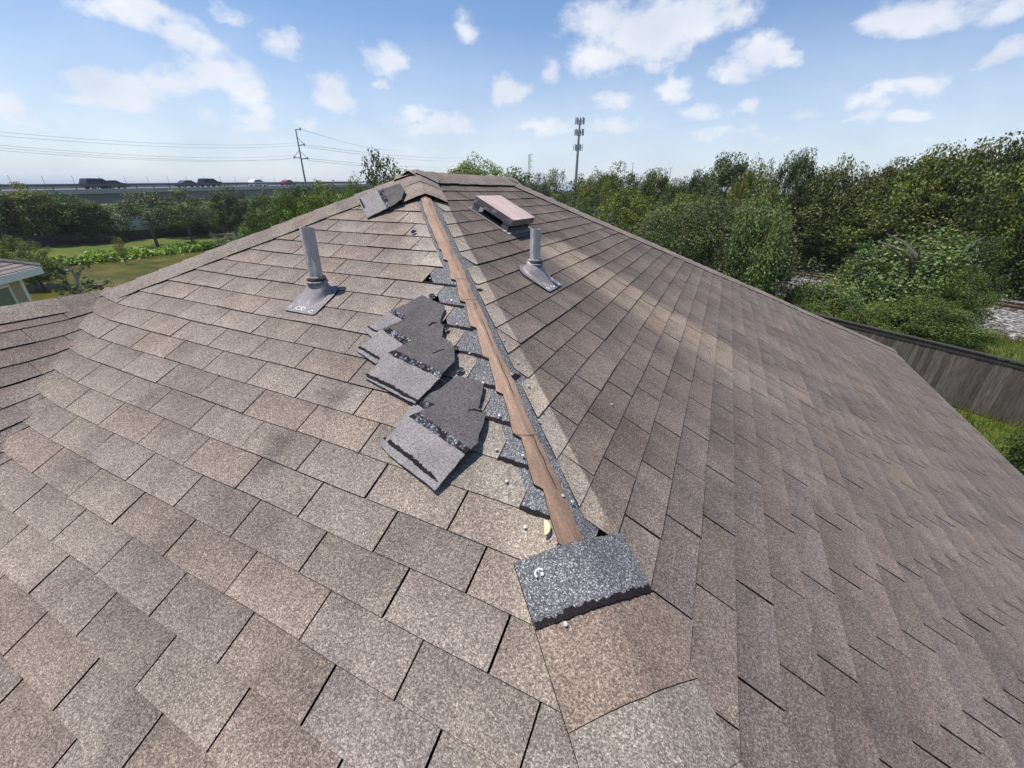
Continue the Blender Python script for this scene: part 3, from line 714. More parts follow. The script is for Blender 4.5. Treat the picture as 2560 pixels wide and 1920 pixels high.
# ------------------------------------------------------------------ flipped loose shingles
def PAh(q, h):
    p = hit(q[0], q[1], (0, -s*c, c), h+.007); return hit(q[0], q[1], (0, -s*c, c), h+.007+wave(p[0], p[1])*c)
def slab(name, cf, pts, m, parent, th=.0045, me=None):
    """pts: (a,b,h) crop coordinates and height over the slope, subdivided"""
    P = [PAh(cf(a, b), h) for a, b, h in pts]
    rf = random.Random(len(pts)*7+int(pts[0][0])); Q = []
    for i in range(len(P)):
        a_, b_ = P[i], P[(i+1) % len(P)]; n_ = max(1, int(np.linalg.norm(b_-a_)/.011)); e_ = (b_-a_)/np.linalg.norm(b_-a_); w_ = np.cross(NA, e_); Q.append(a_)
        for k_ in range(1, n_): Q.append(a_+(b_-a_)*k_/n_+w_*rf.uniform(-.0011, .0011)+NA*.0012*math.sin(k_*.9))
    P = Q; ctr = sum(P)/len(P); bm = bmesh.new(); vs = [bm.verts.new(p) for p in P]; f_ = bm.faces.new(vs); f_.normal_update()
    if f_.normal.z < 0: f_.normal_flip()
    ret = bmesh.ops.extrude_face_region(bm, geom=[f_]); ev = [g for g in ret['geom'] if isinstance(g, bmesh.types.BMVert)]
    # original face stays as bottom, extruded is the top: move original down
    tops = set(ev)
    for v in bm.verts:
        if v not in tops: v.co -= Vector(NA)*th
    bmesh.ops.recalc_face_normals(bm, faces=bm.faces)
    bmesh.ops.triangulate(bm, faces=[f for f in bm.faces if len(f.verts) > 4])
    me_ = bpy.data.meshes.new(name); bm.to_mesh(me_); bm.free(); me_.materials.append(m)
    ca = me_.color_attributes.new('tone', 'FLOAT_COLOR', 'CORNER')
    for d_ in ca.data: d_.color = (1, 1, 1, 1)
    o = bpy.data.objects.new(name, me_); COL.objects.link(o); attach(o, parent); return o
def ragged(name, cf, line, h, w, parent, m=None, seed=1):
    r = random.Random(seed); up = []; dn = []
    P = [PAh(cf(a, b), h) for a, b in line]; 
    for i in range(len(P)-1):
        a, b = P[i], P[i+1]; n = max(2, int(np.linalg.norm(b-a)/.006)); d = (b-a)/np.linalg.norm(b-a); a_ = np.cross(NA, d)
        for k in range(n):
            p = a+(b-a)*k/n; up.append(p+a_*w*r.uniform(.35, 1.0)); dn.append(p-a_*w*r.uniform(.5, .8))
    n = len(up); mb = MB()
    mb.add(up+dn, [(i, n+i, n+i+1, i+1) for i in range(n-1)], m or M_tar)
    up2 = [p-NA*.0025 for p in up]; dn2 = [p-NA*.0025 for p in dn]
    mb.add(up+up2, [(i, i+1, n+i+1, n+i) for i in range(n-1)], m or M_tar); mb.add(dn+dn2, [(i, n+i, n+i+1, i+1) for i in range(n-1)], m or M_tar)
    return mb.build(name, parent)
def loose(label, cf, upper, band, lower, line, lh, lw=.007, extra=None, seed=1):
    b0 = PAh(cf(upper[0][0], upper[0][1]), .0)
    e = empty('loose_shingle', b0); tag(e, label, 'roof shingle', 'flipped hip cap shingles lying on the front slope')
    slab('upper_half', cf, upper, M_fu, e); slab('lower_half', cf, lower, M_fl, e)
    slab('sealant_strip', cf, [(a, b, h+.0012) for a, b, h in band], M_seal, e, th=.005)
    if line: ragged('sealant_residue', cf, line, lh, lw, e, seed=seed)
    if extra:
        for (ln, h, w) in extra: ragged('tar_mark', cf, ln, h, w, e, seed=seed+3)
    return e
loose('smallest and highest of three overlapping flipped shingles, mostly hidden by its neighbour', c5,
      [(510, 385, .012), (700, 290, .012), (800, 238, .012), (850, 262, .012), (945, 305, .013), (1028, 347, .015), (1034, 385, .015), (1005, 440, .014), (985, 515, .012), (880, 600, .01), (760, 520, .01)],
      [(455, 407, .012), (510, 385, .012), (765, 522, .010), (715, 555, .010)],
      [(205, 592, .008), (455, 407, .012), (715, 555, .010), (560, 700, .008), (400, 740, .008), (268, 655, .008)],
      [(245, 555), (290, 590), (350, 612)], .0105, .006, seed=3)
loose('middle one of three overlapping flipped shingles with a curved tar mark', c5,
      [(440, 560, .022), (640, 470, .022), (850, 440, .022), (960, 495, .024), (1022, 552, .028), (1012, 600, .028), (1002, 692, .026), (900, 790, .018), (700, 692, .018)],
      [(385, 590, .020), (440, 560, .022), (700, 692, .018), (605, 737, .018)],
      [(118, 797, .012), (385, 590, .020), (605, 737, .018), (520, 850, .016), (322, 937, .012)],
      [(150, 765), (200, 790), (300, 850), (370, 890)], .0165, .007, extra=[([(865, 545), (900, 520), (975, 515)], .0255, .005)], seed=5)
loose('lowest and largest of three overlapping flipped shingles with a long blackened band', c5,
      [(520, 797, .034), (680, 700, .034), (850, 608, .034), (1000, 668, .034), (1098, 716, .037), (1127, 765, .038), (1130, 850, .038), (1136, 912, .038), (1012, 1030, .036)],
      [(440, 832, .030), (520, 797, .034), (1012, 1030, .036), (985, 1085, .034)],
      [(205, 1078, .014), (440, 832, .030), (985, 1085, .034), (850, 1215, .026), (722, 1347, .020), (480, 1225, .014)],
      [(225, 1045), (330, 1095), (480, 1165), (600, 1240), (770, 1325)], .022, .008, extra=[([(905, 830), (990, 800), (1120, 775)], .0375, .004)], seed=7)
loose('flipped shingle half buried beneath the one nearest the camera', c6,
      [(630, 383, .012), (830, 288, .012), (985, 163, .012), (1130, 190, .014), (1240, 222, .018), (1266, 247, .020), (1255, 330, .020), (1215, 487, .016), (1000, 620, .01), (800, 480, .01)],
      [(560, 448, .010), (630, 383, .012), (800, 480, .010), (700, 520, .010)],
      [(560, 450, .010), (700, 520, .010), (640, 640, .008), (450, 700, .008), (335, 690, .008)],
      None, 0, seed=9)
loose('flipped shingle nearest the camera, raised on its right with a dark shadow under it', c6,
      [(600, 533, .026), (760, 460, .026), (960, 348, .026), (1100, 425, .027), (1282, 530, .028), (1277, 605, .029), (1255, 680, .031), (1217, 760, .034), (1207, 852, .036), (1132, 915, .037)],
      [(500, 575, .024), (600, 533, .026), (1132, 915, .037), (1075, 965, .036)],
      [(193, 857, .010), (500, 575, .024), (1075, 965, .036), (930, 1140, .028), (765, 1337, .018), (640, 1230, .016), (500, 1128, .014), (300, 975, .012)],
      [(288, 825), (420, 925), (520, 1000), (650, 1120), (830, 1250)], .0215, .009, extra=[([(1105, 520), (1160, 503), (1265, 525)], .0295, .005), ([(245, 795), (280, 805)], .016, .006)], seed=11)
loose('flipped shingle lying alone beside the top of the roof', c1,
      [(720, 530, .024), (880, 478, .028), (1030, 428, .034), (1130, 570, .040), (1088, 628, .042), (1055, 728, .040), (860, 855, .026)],
      [(610, 555, .020), (720, 530, .024), (860, 855, .026), (790, 892, .024)],
      [(253, 722, .016), (400, 655, .017), (610, 555, .020), (790, 892, .024), (620, 970, .018), (425, 1064, .014), (340, 900, .012)],
      [(290, 715), (330, 790), (375, 880)], .018, .008, seed=13)
# curled crumbs of shingle
def crumb(cf, a, b, ln, label, ang=.3):
    p = PAh(cf(a, b), .006); mb = MB(); d = np.array((math.cos(ang), math.sin(ang), 0)); d = d-NA*(d@NA)
    a_ = np.cross(NA, d); V = []; nu = 6
    for i in range(5):
        w = .010*math.sin((i+.7)/5*PI)+.003
        for j in range(nu+1): t = -1.2+2.4*j/nu; V.append(p+d*ln*(i/4-.5)+a_*w*math.sin(t)+NA*(w*(1-math.cos(t))*1.3+.001))
    F_ = [(i*(nu+1)+j, i*(nu+1)+j+1, (i+1)*(nu+1)+j+1, (i+1)*(nu+1)+j) for i in range(4) for j in range(nu)]
    mb.add(V, F_, M_fu); mb.add([v-NA*.0025 for v in V], [f_[::-1] for f_ in F_], M_fu)
    o = mb.build('shingle_crumb', None, smooth=True); tag(o, label, 'shingle scrap', 'crumbs of torn shingle'); return o
crumb(c5, 1190, 1015, .035, 'curled dark shingle crumb between the two stacks of flipped shingles', .9)
crumb(c5, 905, 255, .03, 'pale torn crumb above the highest of the three stacked shingles', .5)
crumb(c5, 1045, 590, .032, 'torn crumb at the right tip of the middle stacked shingle', 1.0)
crumb(c5, 1140, 795, .028, 'whitish torn crumb at the right corner of the large stacked shingle', .4)
crumb(c1, 1290, 1335, .03, 'dark sliver of shingle lying left of the upper brown strip', .9)

# ------------------------------------------------------------------ vent pipes
def frame(n, down):
    d = np.array(down, float); d -= n*(d@n); d /= np.linalg.norm(d); a = np.cross(n, d); return a, d
def vent_pipe(base, P, n, down, hgt, r, label, lean, tagpos, bw=.105, fl=(.115, .13), seed=1, bt=.062):
    """base = (x,y) foot of the pipe on the slope"""
    e = empty('vent_pipe', P(base[0], base[1], 0)); tag(e, label, 'vent pipe', 'plumbing vent pipes on the roof')
    a, d = frame(n, down); o = P(base[0], base[1], .008)
    mb = MB(); pts = []
    # flange plate: square toward the eave, rounded toward the ridge
    loc = [(-fl[0], .02), (-fl[0]*1.0, .145), (-fl[0]*.93, .153), (fl[0]*.9, .153), (fl[0], .14), (fl[0], .02)] + [(fl[0]*math.cos(t), .0+fl[1]*-math.sin(t)) for t in np.linspace(.0, PI, 13)]
    pts = [o+a*u+d*v+n*.006 for u, v in loc]
    A_ = sum(np.cross(pts[i]-o, pts[(i+1) % len(pts)]-o)@n for i in range(len(pts)))
    if A_ < 0: pts = pts[::-1]
    mb.poly(pts, .006, M_flange, M_edge, n=n); mb.build('flange', e)
    # boot: skewed cone from flange to collar
    up = np.array((0, 0, 1.0))+np.array(lean)*0; top = o+up*bt
    V = []; seg = 28; rings = [(0, 1.08), (.04, 1.0), (.3, .93), (.6, .88), (.85, .79), (.96, .70), (1, .60)]
    for (f_, w) in rings:
        cen = (o+d*.028)*(1-f_)+top*f_
        for j in range(seg):
            t = 2*PI*j/seg; ru = bw*w; rv = bw*1.35*w if f_ < .5 else bw*w*1.1
            h1 = a*math.cos(t)*ru+d*math.sin(t)*rv*(1-f_)+(d*math.sin(t)*rv)*f_*.8
            V.append(cen+h1+n*.006)
    F_ = [(i*seg+j, i*seg+(j+1) % seg, (i+1)*seg+(j+1) % seg, (i+1)*seg+j) for i in range(len(rings)-1) for j in range(seg)]
    mb = MB(); mb.add(V, F_, M_boot); mb.build('boot', e, smooth=True)
    ax = up+np.array(lean); ax /= np.linalg.norm(ax)
    for k, (z, rr_, m_, nm) in enumerate(((bt, r*1.42, M_ring, 'collar_ring'), (bt+.012, r*1.26, M_collar, 'rubber_collar'), (bt+.022, r*1.2, M_ring, 'collar_ring'))):
        mb = MB(); cen = o+up*z; tl = 28
        u1 = np.cross(ax, (0, 1, 0)); u1 /= np.linalg.norm(u1); u2 = np.cross(ax, u1)
        ring = [cen+(u1*math.cos(t)+u2*math.sin(t))*rr_ for t in np.linspace(0, 2*PI, tl)]
        mb.tube(ring, .0065, m_, 8, cap=False); mb.build(nm, e, smooth=True)
    mb = MB(); seg = 32; p0 = o+up*(bt-.03); p1 = o+up*hgt+np.array(lean)*hgt
    axd = (p1-p0)/np.linalg.norm(p1-p0); u1 = np.cross(axd, (0, 1, 0)); u1 /= np.linalg.norm(u1); u2 = np.cross(axd, u1)
    V = []; prof = [(0, r*1.0), (.06, r*1.04), (.12, r), (1, r), (1, r*.86), (.55, r*.86)]
    for f_, rr_ in prof:
        for j in range(seg): t = 2*PI*j/seg; V.append(p0+(p1-p0)*f_+(u1*math.cos(t)+u2*math.sin(t))*rr_)
    F_ = [(i*seg+j, i*seg+(j+1) % seg, (i+1)*seg+(j+1) % seg, (i+1)*seg+j) for i in range(len(prof)-1) for j in range(seg)]
    mb.add(V, F_, M_pipe); mb.add(V[-seg:], [tuple(range(seg))], M_black); mb.build('pipe', e, smooth=False)
    # embossed marks and dabs of white sealant on the flange
    rr2 = random.Random(seed)
    for (u, v, w, h_) in tagpos:
        q = o+a*u+d*v+n*.0075; mb = MB()
        mb.tube([q+a*w*math.cos(t)+d*h_*math.sin(t)+a*rr2.uniform(-.002, .002) for t in np.linspace(0, 5.6, 9)], .0022, M_white, 5); mb.build('sealant_mark', e)
    return e
vent_pipe((.222, -1.148), PA, NA, (0, -1, -s), .318, .033, 'grey vent pipe standing on the front slope left of the flipped shingles', (0, 0, 0), [(-.08, .125, .01, .006), (-.02, .128, .02, .011), (.012, .13, .012, .010), (.07, .135, .014, .008)], bw=.068, fl=(.105, .09), seed=1)
vent_pipe((1.066, -.345), PB, NB, (1, 0, -s), .252, .030, 'grey vent pipe standing on the side slope just below the box vent', (0, 0, 0), [(-.08, .128, .012, .008), (-.01, .13, .02, .010), (.07, .135, .012, .008)], bw=.074, fl=(.108, .10), seed=2)

# ------------------------------------------------------------------ box vent
bv = empty('box_vent', PB(.58, .25, 0)); tag(bv, 'faded pink topped box vent raised on legs near the ridge', 'roof vent')
H = .102
def PV(x, y, h): return PB(x, y, 0)*np.array((1, 1, 0))+np.array((0, 0, -s*x))+NB*h
hx0, hx1, hy0, hy1 = .467-s*c*H, .753-s*c*H, .03, .398
mb = MB()
def hbox(mb, x0, x1, y0, y1, h0, h1, m, me=None):
    top = [PV(x0, y0, h1), PV(x1, y0, h1), PV(x1, y1, h1), PV(x0, y1, h1)]; bot = [PV(x0, y0, h0), PV(x1, y0, h0), PV(x1, y1, h0), PV(x0, y1, h0)]
    mb.add(top, [(0, 1, 2, 3)], m); mb.add(top+bot, [(0, 4, 5, 1), (1, 5, 6, 2), (2, 6, 7, 3), (3, 7, 4, 0)], me or m); mb.add(bot, [(3, 2, 1, 0)], me or m)
hbox(mb, hx0, hx1, hy0, hy1, H-.003, H, M_hood, M_skirt); mb.build('hood_top', bv)
mb = MB(); th = .003
for (x0, x1, y0, y1) in ((hx0, hx1, hy0, hy0+th), (hx0, hx1, hy1-th, hy1), (hx0, hx0+th, hy0+th, hy1-th), (hx1-th, hx1, hy0+th, hy1-th)):
    hbox(mb, x0, x1, y0, y1, H-.044, H-.0032, M_skirt)
mb.build('hood_skirt', bv)
for (x, y) in ((hx0+.004, hy0+.004), (hx1-.06, hy0+.004), (hx0+.004, hy1-.008), (hx1-.06, hy1-.008)):
    mb = MB(); hbox(mb, x, x+.045, y, y+.003, .004, H-.042, M_skirt); mb.build('leg', bv)
mb = MB(); hbox(mb, hx0-.02, hx1+.022, hy0-.023, hy1+.04, .010, .0125, M_flange); mb.build('flange', bv)
mb = MB(); hbox(mb, hx0+.05, hx1-.04, hy0+.07, hy1-.07, .0115, .07, M_black); mb.build('gap_shade_block', bv)  # flat black block, painting in the shade of the gap under the hood
for (x, y) in ((hx1+.008, hy0-.008), (hx1+.01, hy1+.022), (hx1-.02, hy0-.012)):
    mb = MB(); q = PV(x, y, .0135); mb.tube([q+np.array((.012*math.cos(t), .008*math.sin(t), 0)) for t in np.linspace(0, 5, 8)], .003, M_white, 5); mb.build('sealant_mark', bv)

#@@BACKGROUND@@
# ------------------------------------------------------------------ terrain, pond
ZW_ = -8.05
def sst(x, a, b): t = min(1, max(0, (x-a)/(b-a))); return t*t*(3-2*t)
def far_shore(y): return -62.6+(y-16.4)*.09+1.1*math.sin(y*.13)
def terr(x, y):
    z = -6.5
    if x < -16:
        sh = far_shore(y)
        near = -8.9*sst(-x, 22, 36)-6.5*(1-sst(-x, 22, 36))
        fz = -8.9+1.15*sst(-x, -sh-1.2, -sh+1.2)+.35*sst(-x, -sh+1, 78)
        z = max(near, fz) if x > sh+6 else fz
        end = sst(y, 44, 60)+sst(-y, 70, 90); z = z*(1-min(1, end))+(-7.3)*min(1, end)
    if x > -16 and y > 8:
        v = (x-15.5)*.527+(y-43.1)*.85; z -= .75*sst(v, -15.5, -12.5)
    return z
def axis(lo, hi, c_, st):
    out = [c_]; d = st; v = c_
    while v < hi: v += d; out.append(v); d = d*(1.0 if v < hi*.03 and False else 1.0) if abs(v-c_) < 120 else d*1.35
    v = c_; d = st
    while v > lo: v -= d; out.insert(0, v); d = d if abs(v-c_) < 120 else d*1.35
    return out
xs = axis(-9000, 9000, 0, 1.6); ys = axis(-3000, 12000, 0, 3.2)
mb = MB(); V = [(x, y, terr(x, y)+(.05*math.sin(x*.9)*math.sin(y*.8) if x > -60 else 0)) for y in ys for x in xs]; nx = len(xs)
mb.add(V, [(j*nx+i, j*nx+i+1, (j+1)*nx+i+1, (j+1)*nx+i) for j in range(len(ys)-1) for i in range(nx-1)], M_ground)
tag(mb.build('ground', smooth=True), kind='structure')
mb = MB(); mb.add([(-70, -95, ZW_), (-20, -95, ZW_), (-20, 62, ZW_), (-70, 62, ZW_)], [(0, 1, 2, 3)], M_water); tag(mb.build('pond_water'), kind='structure')

# ------------------------------------------------------------------ foliage
def leaf_crown(n_cl, per, lf, seed, zlo=0.0, shape='round', flat=.85, spread=.30, hollow=.5, drop=0.0, asp=.55):
    """leaves in clumps over an uneven ellipsoid of radius .5 and height 1-zlo; unit tree, base at z=0"""
    g = np.random.default_rng(seed); zc = (1+zlo)/2; rz = (1-zlo)/2
    th = g.uniform(0, 2*PI, n_cl); u = g.uniform(-.92, 1, n_cl); rr = g.uniform(hollow, 1, n_cl)**.6
    lob = 1+.16*np.sin(th*3+seed)+.10*np.sin(th*5+seed*2)+.10*np.sin(u*5+seed)
    q = np.sqrt(1-u*u); cx = q*np.cos(th)*rr*.5*lob*.86; cy = q*np.sin(th)*rr*.5*lob*.86; cz = zc+u*rr*rz*.86*(1+.08*np.sin(th*2+seed))
    if shape == 'cone': k_ = np.clip(1.15-(cz-zlo)/(1-zlo), .12, 1); cx *= k_; cy *= k_
    if shape == 'vase': k_ = np.clip(.35+.8*(cz-zlo)/(1-zlo), .2, 1.05); cx *= k_; cy *= k_
    cr = g.uniform(.5, 1.25, n_cl)*spread*.42; ct = g.uniform(.45, 1.5, n_cl)
    hue = g.uniform(-.15, .15, n_cl)
    m_ = n_cl*per; ci = np.repeat(np.arange(n_cl), per)
    d = g.normal(size=(m_, 3)); d /= np.linalg.norm(d, axis=1)[:, None]; rad = g.uniform(.35, 1.05, m_)**.5
    pos = np.stack([cx[ci], cy[ci], cz[ci]], 1)+d*(cr[ci]*rad)[:, None]*np.array([1, 1, flat*2*rz if rz < .5 else flat])
    pos[:, 2] -= drop*g.random(m_)*cr[ci]*2
    nrm = d+g.normal(size=(m_, 3))*.7+np.array([0, 0, .5]); nrm /= np.linalg.norm(nrm, axis=1)[:, None]
    a = np.cross(nrm, g.normal(size=(m_, 3))); a /= np.linalg.norm(a, axis=1)[:, None]; b = np.cross(nrm, a)
    sz = lf*g.uniform(.55, 1.35, m_)[:, None]
    P = np.stack([pos-a*sz, pos-b*sz*asp, pos+a*sz, pos+b*sz*asp], 1).reshape(-1, 3)
    P[:, 2] = np.maximum(P[:, 2], 0.0)
    me = bpy.data.meshes.new('crown'); me.vertices.add(m_*4); me.vertices.foreach_set('co', P.astype(np.float32).ravel())
    me.loops.add(m_*4); me.loops.foreach_set('vertex_index', np.arange(m_*4, dtype=np.int32)); me.polygons.add(m_)
    me.polygons.foreach_set('loop_start', np.arange(0, m_*4, 4, dtype=np.int32)); me.polygons.foreach_set('loop_total', np.full(m_, 4, np.int32))
    me.update(calc_edges=True)
    t = ct[ci]*g.uniform(.6, 1.5, m_); col = np.stack([t*(1+hue[ci]), t, t*(1-.5*hue[ci]), np.ones(m_)], 1)
    ca = me.color_attributes.new('tone', 'FLOAT_COLOR', 'CORNER'); ca.data.foreach_set('color', np.repeat(col, 4, axis=0).astype(np.float32).ravel())
    return me
def trunk_mesh(seed, top=.75, nl=7, r0=.035, stem=.35, multi=1):
    r = random.Random(seed); mb = MB()
    for q in range(multi):
        ox, oy = (0, 0) if multi == 1 else (r.uniform(-.04, .04), r.uniform(-.04, .04)); lx, ly = r.uniform(-.08, .08)*multi, r.uniform(-.08, .08)*multi
        pts = [(ox, oy, -.02), (ox+lx*.2, oy+ly*.2, stem*.6), (ox+lx*.6, oy+ly*.6, stem+.15), (ox+lx, oy+ly, top)]
        mb.tube(pts, [r0/math.sqrt(multi), r0*.8/math.sqrt(multi), r0*.5/math.sqrt(multi), r0*.12], M_bark, 7)
        for k in range(nl):
            f_ = r.uniform(.35, .95); i = 1 if f_ < .6 else 2; p = np.array(pts[i])*(1-(f_*2 % 1))+np.array(pts[min(i+1, 3)])*(f_*2 % 1); a = r.uniform(0, 2*PI); ln = r.uniform(.2, .42)*(1.1-f_*.5)
            e_ = p+np.array((math.cos(a)*ln, math.sin(a)*ln, ln*r.uniform(.4, .9))); md = (p+e_)/2+np.array((0, 0, .03))
            mb.tube([p, md, e_], [r0*.38, r0*.24, r0*.07], M_bark, 5)
    o = mb.build('trunk'); me = o.data; bpy.data.objects.remove(o); return me
CR = {}
def crown(kind, var, mtl):
    k = (kind, var, mtl.name)
    if k in CR: return CR[k]
    base = (kind, var, 0)
    if base not in CR:
        sd = 17*var+len(kind)
        CR[base] = {'far': lambda: leaf_crown(70, 75, .020, sd, .12, spread=.42), 'mid': lambda: leaf_crown(150, 135, .0125, sd, .06, spread=.27),
                    'near': lambda: leaf_crown(230, 170, .0085, sd, .02, spread=.27), 'bush': lambda: leaf_crown(60, 90, .022, sd, -.15, spread=.46),
                    'vine': lambda: leaf_crown(150, 130, .0115, sd, -.12, spread=.32, drop=1.2, asp=.8), 'thin': lambda: leaf_crown(46, 70, .016, sd, .12, spread=.36, shape='vase', hollow=.3),
                    'layer': lambda: leaf_crown(46, 100, .018, sd, .28, flat=.35, spread=.5), 'sparse': lambda: leaf_crown(16, 26, .030, sd, .25, spread=.42, hollow=.7, asp=.7),
                    'oval': lambda: leaf_crown(90, 48, .017, sd, .1, spread=.22, hollow=.25), 'plume': lambda: leaf_crown(34, 60, .022, sd, .1, spread=.36, shape='vase', hollow=.4)}[kind]()
    me = CR[base].copy(); me.materials.clear(); me.materials.append(mtl); CR[k] = me; return me
TR = {}
def trunk(kind, var):
    k = (kind, var)
    if k not in TR: TR[k] = trunk_mesh(var*3+len(kind), multi={'thin': 4, 'plume': 5, 'sparse': 2, 'bush': 3, 'vine': 3}.get(kind, 1), r0=.022 if kind in ('thin', 'plume', 'sparse', 'bush') else .032)
    return TR[k]
def tree(loc, w, h, kind, mtl, label, cat='tree', group=None, name='leafy_tree', var=None, wy=None, rz=None):
    var = random.randrange(3) if var is None else var
    e = empty(name, loc); tag(e, label, cat, group); rz = random.uniform(0, 6.28) if rz is None else rz
    for nm, me in (('crown', crown(kind, var, mtl)), ('trunk', trunk(kind, var))):
        o = bpy.data.objects.new(nm, me); COL.objects.link(o); o.parent = e; o.scale = (w, wy or w, h); o.rotation_euler = (0, 0, rz)
    return e
def ptree(px, ytop, dist, wpx, kind, mtl, label, zb=-6.5, **k):
    """tree whose top is seen at (px, ytop) from the roof, standing dist metres away on ground zb, wpx wide in the photo"""
    p = atD(px, ytop, dist); sc = abs(proj(p+Rv*1.0)[0]-proj(p)[0]); w = wpx/sc
    return tree((p[0], p[1], zb), w*1.05, (p[2]-zb)*1.03, kind, mtl, label, **k)
G1 = 'trees along the right of the railway'
def g(label): return label
# right side, far row to near row, left to right in the photo
for a in [
 (1205, 394, 74, 200, 'mid', L_bright, 'rounded bright green treetop just right of the roof ridge'),
 (1300, 424, 72, 110, 'far', L_mid, 'low green tree between the ridge end and the cell tower'),
 (1385, 404, 70, 80, 'thin', L_mid, 'pointed dark green tree left of the cell tower foot'),
 (1345, 441, 60, 110, 'mid', L_grey, 'grey green tree below the far lattice pylon'),
 (1450, 438, 66, 90, 'far', L_grey, 'pale small tree at the foot of the cell tower'),
 (1540, 414, 58, 130, 'mid', L_olive, 'yellow olive tree right of the cell tower'),
 (1500, 431, 52, 110, 'mid', L_olive, 'broad olive tree low beside the cell tower'),
 (1600, 406, 60, 90, 'thin', L_dark, 'wispy dark tree top between two olive trees'),
 (1650, 418, 50, 120, 'mid', L_olive, 'yellow olive tree under the wispy tree top'),
 (1700, 441, 46, 90, 'mid', L_mid, 'green tree in the dip of the tree line'),
 (1760, 418, 52, 90, 'mid', L_dark, 'small dark tree left of the tall dark one'),
 (1835, 378, 50, 150, 'mid', L_dark, 'tall dark green tree with a domed top'),
 (1900, 402, 46, 120, 'mid', L_olive, 'yellow green tree right of the domed dark tree'),
 (1940, 392, 52, 70, 'thin', L_dark, 'thin dark tree behind the yellow green tree'),
 (2020, 368, 50, 120, 'mid', L_dark, 'ragged tall dark tree leaning over the row'),
 (2110, 388, 50, 140, 'thin', L_grey, 'pale thin topped tree with sky showing through'),
 (2100, 410, 50, 170, 'mid', L_brown, 'olive brown tree below the pale thin top'),
 (2200, 412, 50, 140, 'mid', L_brown, 'brownish tree at the low notch of the tree line'),
 (2290, 385, 50, 190, 'mid', L_brown, 'olive brown tree left of the tallest ones'),
 (2400, 350, 47, 230, 'mid', L_olive, 'tall olive tree rising toward the right edge'),
 (2520, 335, 47, 240, 'mid', L_brown, 'tallest olive brown tree at the right edge'),
 (2640, 322, 47, 240, 'mid', L_olive, 'tree cut by the right edge of the picture'),
 (2760, 322, 47, 240, 'mid', L_olive, 'next tree past the right edge of the picture')]:
    ptree(*a, group=G1)
for i, (px, yt, d, w, m_) in enumerate([(1290, 470, 50, 160, L_mid), (1390, 490, 44, 150, L_mid), (1470, 500, 38, 150, L_dark), (1580, 470, 44, 170, L_olive), (1740, 480, 38, 190, L_olive), (2060, 480, 50, 240, L_brown), (2200, 500, 50, 260, L_olive), (2380, 480, 47, 300, L_brown), (2540, 470, 47, 260, L_olive), (2150, 570, 50, 230, L_dark), (2300, 560, 47, 260, L_dark), (2500, 570, 47, 260, L_dark), (2660, 560, 47, 260, L_dark), (2040, 570, 50, 200, L_dark)]):
    lb = ['green tree filling in below the ridge end', 'green tree in front of the grey green tree', 'dark tree behind the vine covered bush', 'olive tree in front of the wispy top', 'olive tree left behind the grey green oak', 'brown green tree right behind the grey green oak', 'olive tree mid height right of the oak', 'large brown green tree in the middle of the right hand wood', 'large olive tree near the right edge, lower layer', 'dark shaded undergrowth tree just behind the left end of the rails', 'dark shaded tree behind the vine covered thicket', 'dark shaded tree behind the rails at the right edge', 'dark shaded tree beyond the right edge', 'dark shaded tree beside the oak'][i]
    ptree(px, yt, d, w, 'mid', m_, lb, group='lower trees of the wood behind the railway')
for px, yt, d, lb in ((1990, 600, 51, 'dark bush beyond the rails beside the grey green oak'), (2090, 610, 50, 'dark bush beyond the rails where they come into view'), (2200, 615, 50, 'dark bush beyond the rails behind the left of the thicket'), (2320, 620, 49, 'dark bush beyond the rails behind the thicket'), (2440, 630, 48, 'dark bush beyond the rails behind the right of the thicket'), (2530, 640, 47, 'dark bush beyond the rails near the right edge'), (2630, 640, 46, 'dark bush beyond the rails past the right edge')):
    ptree(px, yt, d, 150, 'bush', L_dark, lb, zb=-7.3, name='shrub', cat='shrub', group='dark undergrowth beyond the rails')
ptree(1512, 492, 24, 130, 'vine', L_vine, 'pale green vine covered bush standing up behind the roof edge', name='vine_bush', cat='bush')
ptree(1930, 455, 24, 170, 'vine', L_vine, 'vine draped tree top peering over the grey green oak', name='vine_tree')
G2 = 'grey green oaks beyond the roof edge'
ptree(1700, 508, 25, 260, 'near', L_grey, 'left grey green oak close behind the roof edge', group=G2, name='oak_tree')
ptree(1850, 482, 26, 330, 'near', L_grey, 'large grey green oak in the middle behind the roof edge', group=G2, name='oak_tree')
ptree(1640, 560, 23.5, 200, 'near', L_dark, 'small dark oak low behind the roof edge', group=G2, name='oak_tree')
ptree(1935, 655, 24.5, 120, 'near', L_dark, 'dark oak low to the left of the rails', group=G2, name='oak_tree')
ptree(1425, 560, 26, 150, 'mid', L_dark, 'dark bush low beside the vine covered bush', group=G2, name='oak_tree')
G3 = 'vine covered thickets by the rails'
ptree(2335, 548, 28.5, 330, 'vine', L_vine, 'tall vine covered thicket hiding the middle of the rails', name='thicket', cat='thicket', group=G3)
ptree(2260, 655, 27.5, 220, 'vine', L_vine, 'lower left lobe of the vine covered thicket', name='thicket', cat='thicket', group=G3)
ptree(2405, 660, 27, 190, 'near', L_mid, 'lower right lobe of the vine covered thicket', name='thicket', cat='thicket', group=G3)
ptree(2330, 745, 25.0, 260, 'near', L_mid, 'dark bush at the foot of the vine covered thicket', name='thicket', cat='thicket', group=G3)
ptree(2440, 590, 30, 110, 'vine', L_vine, 'vines hanging right of the big thicket', name='thicket', cat='thicket', group=G3)
ptree(2095, 690, 25.5, 190, 'vine', L_vine, 'fresh green bush between the fence and the ballast', name='thicket', cat='thicket', group=G3)
ptree(2175, 755, 23.5, 130, 'vine', L_mid, 'low green bush right above the top of the wooden fence', name='thicket', cat='thicket', group=G3)
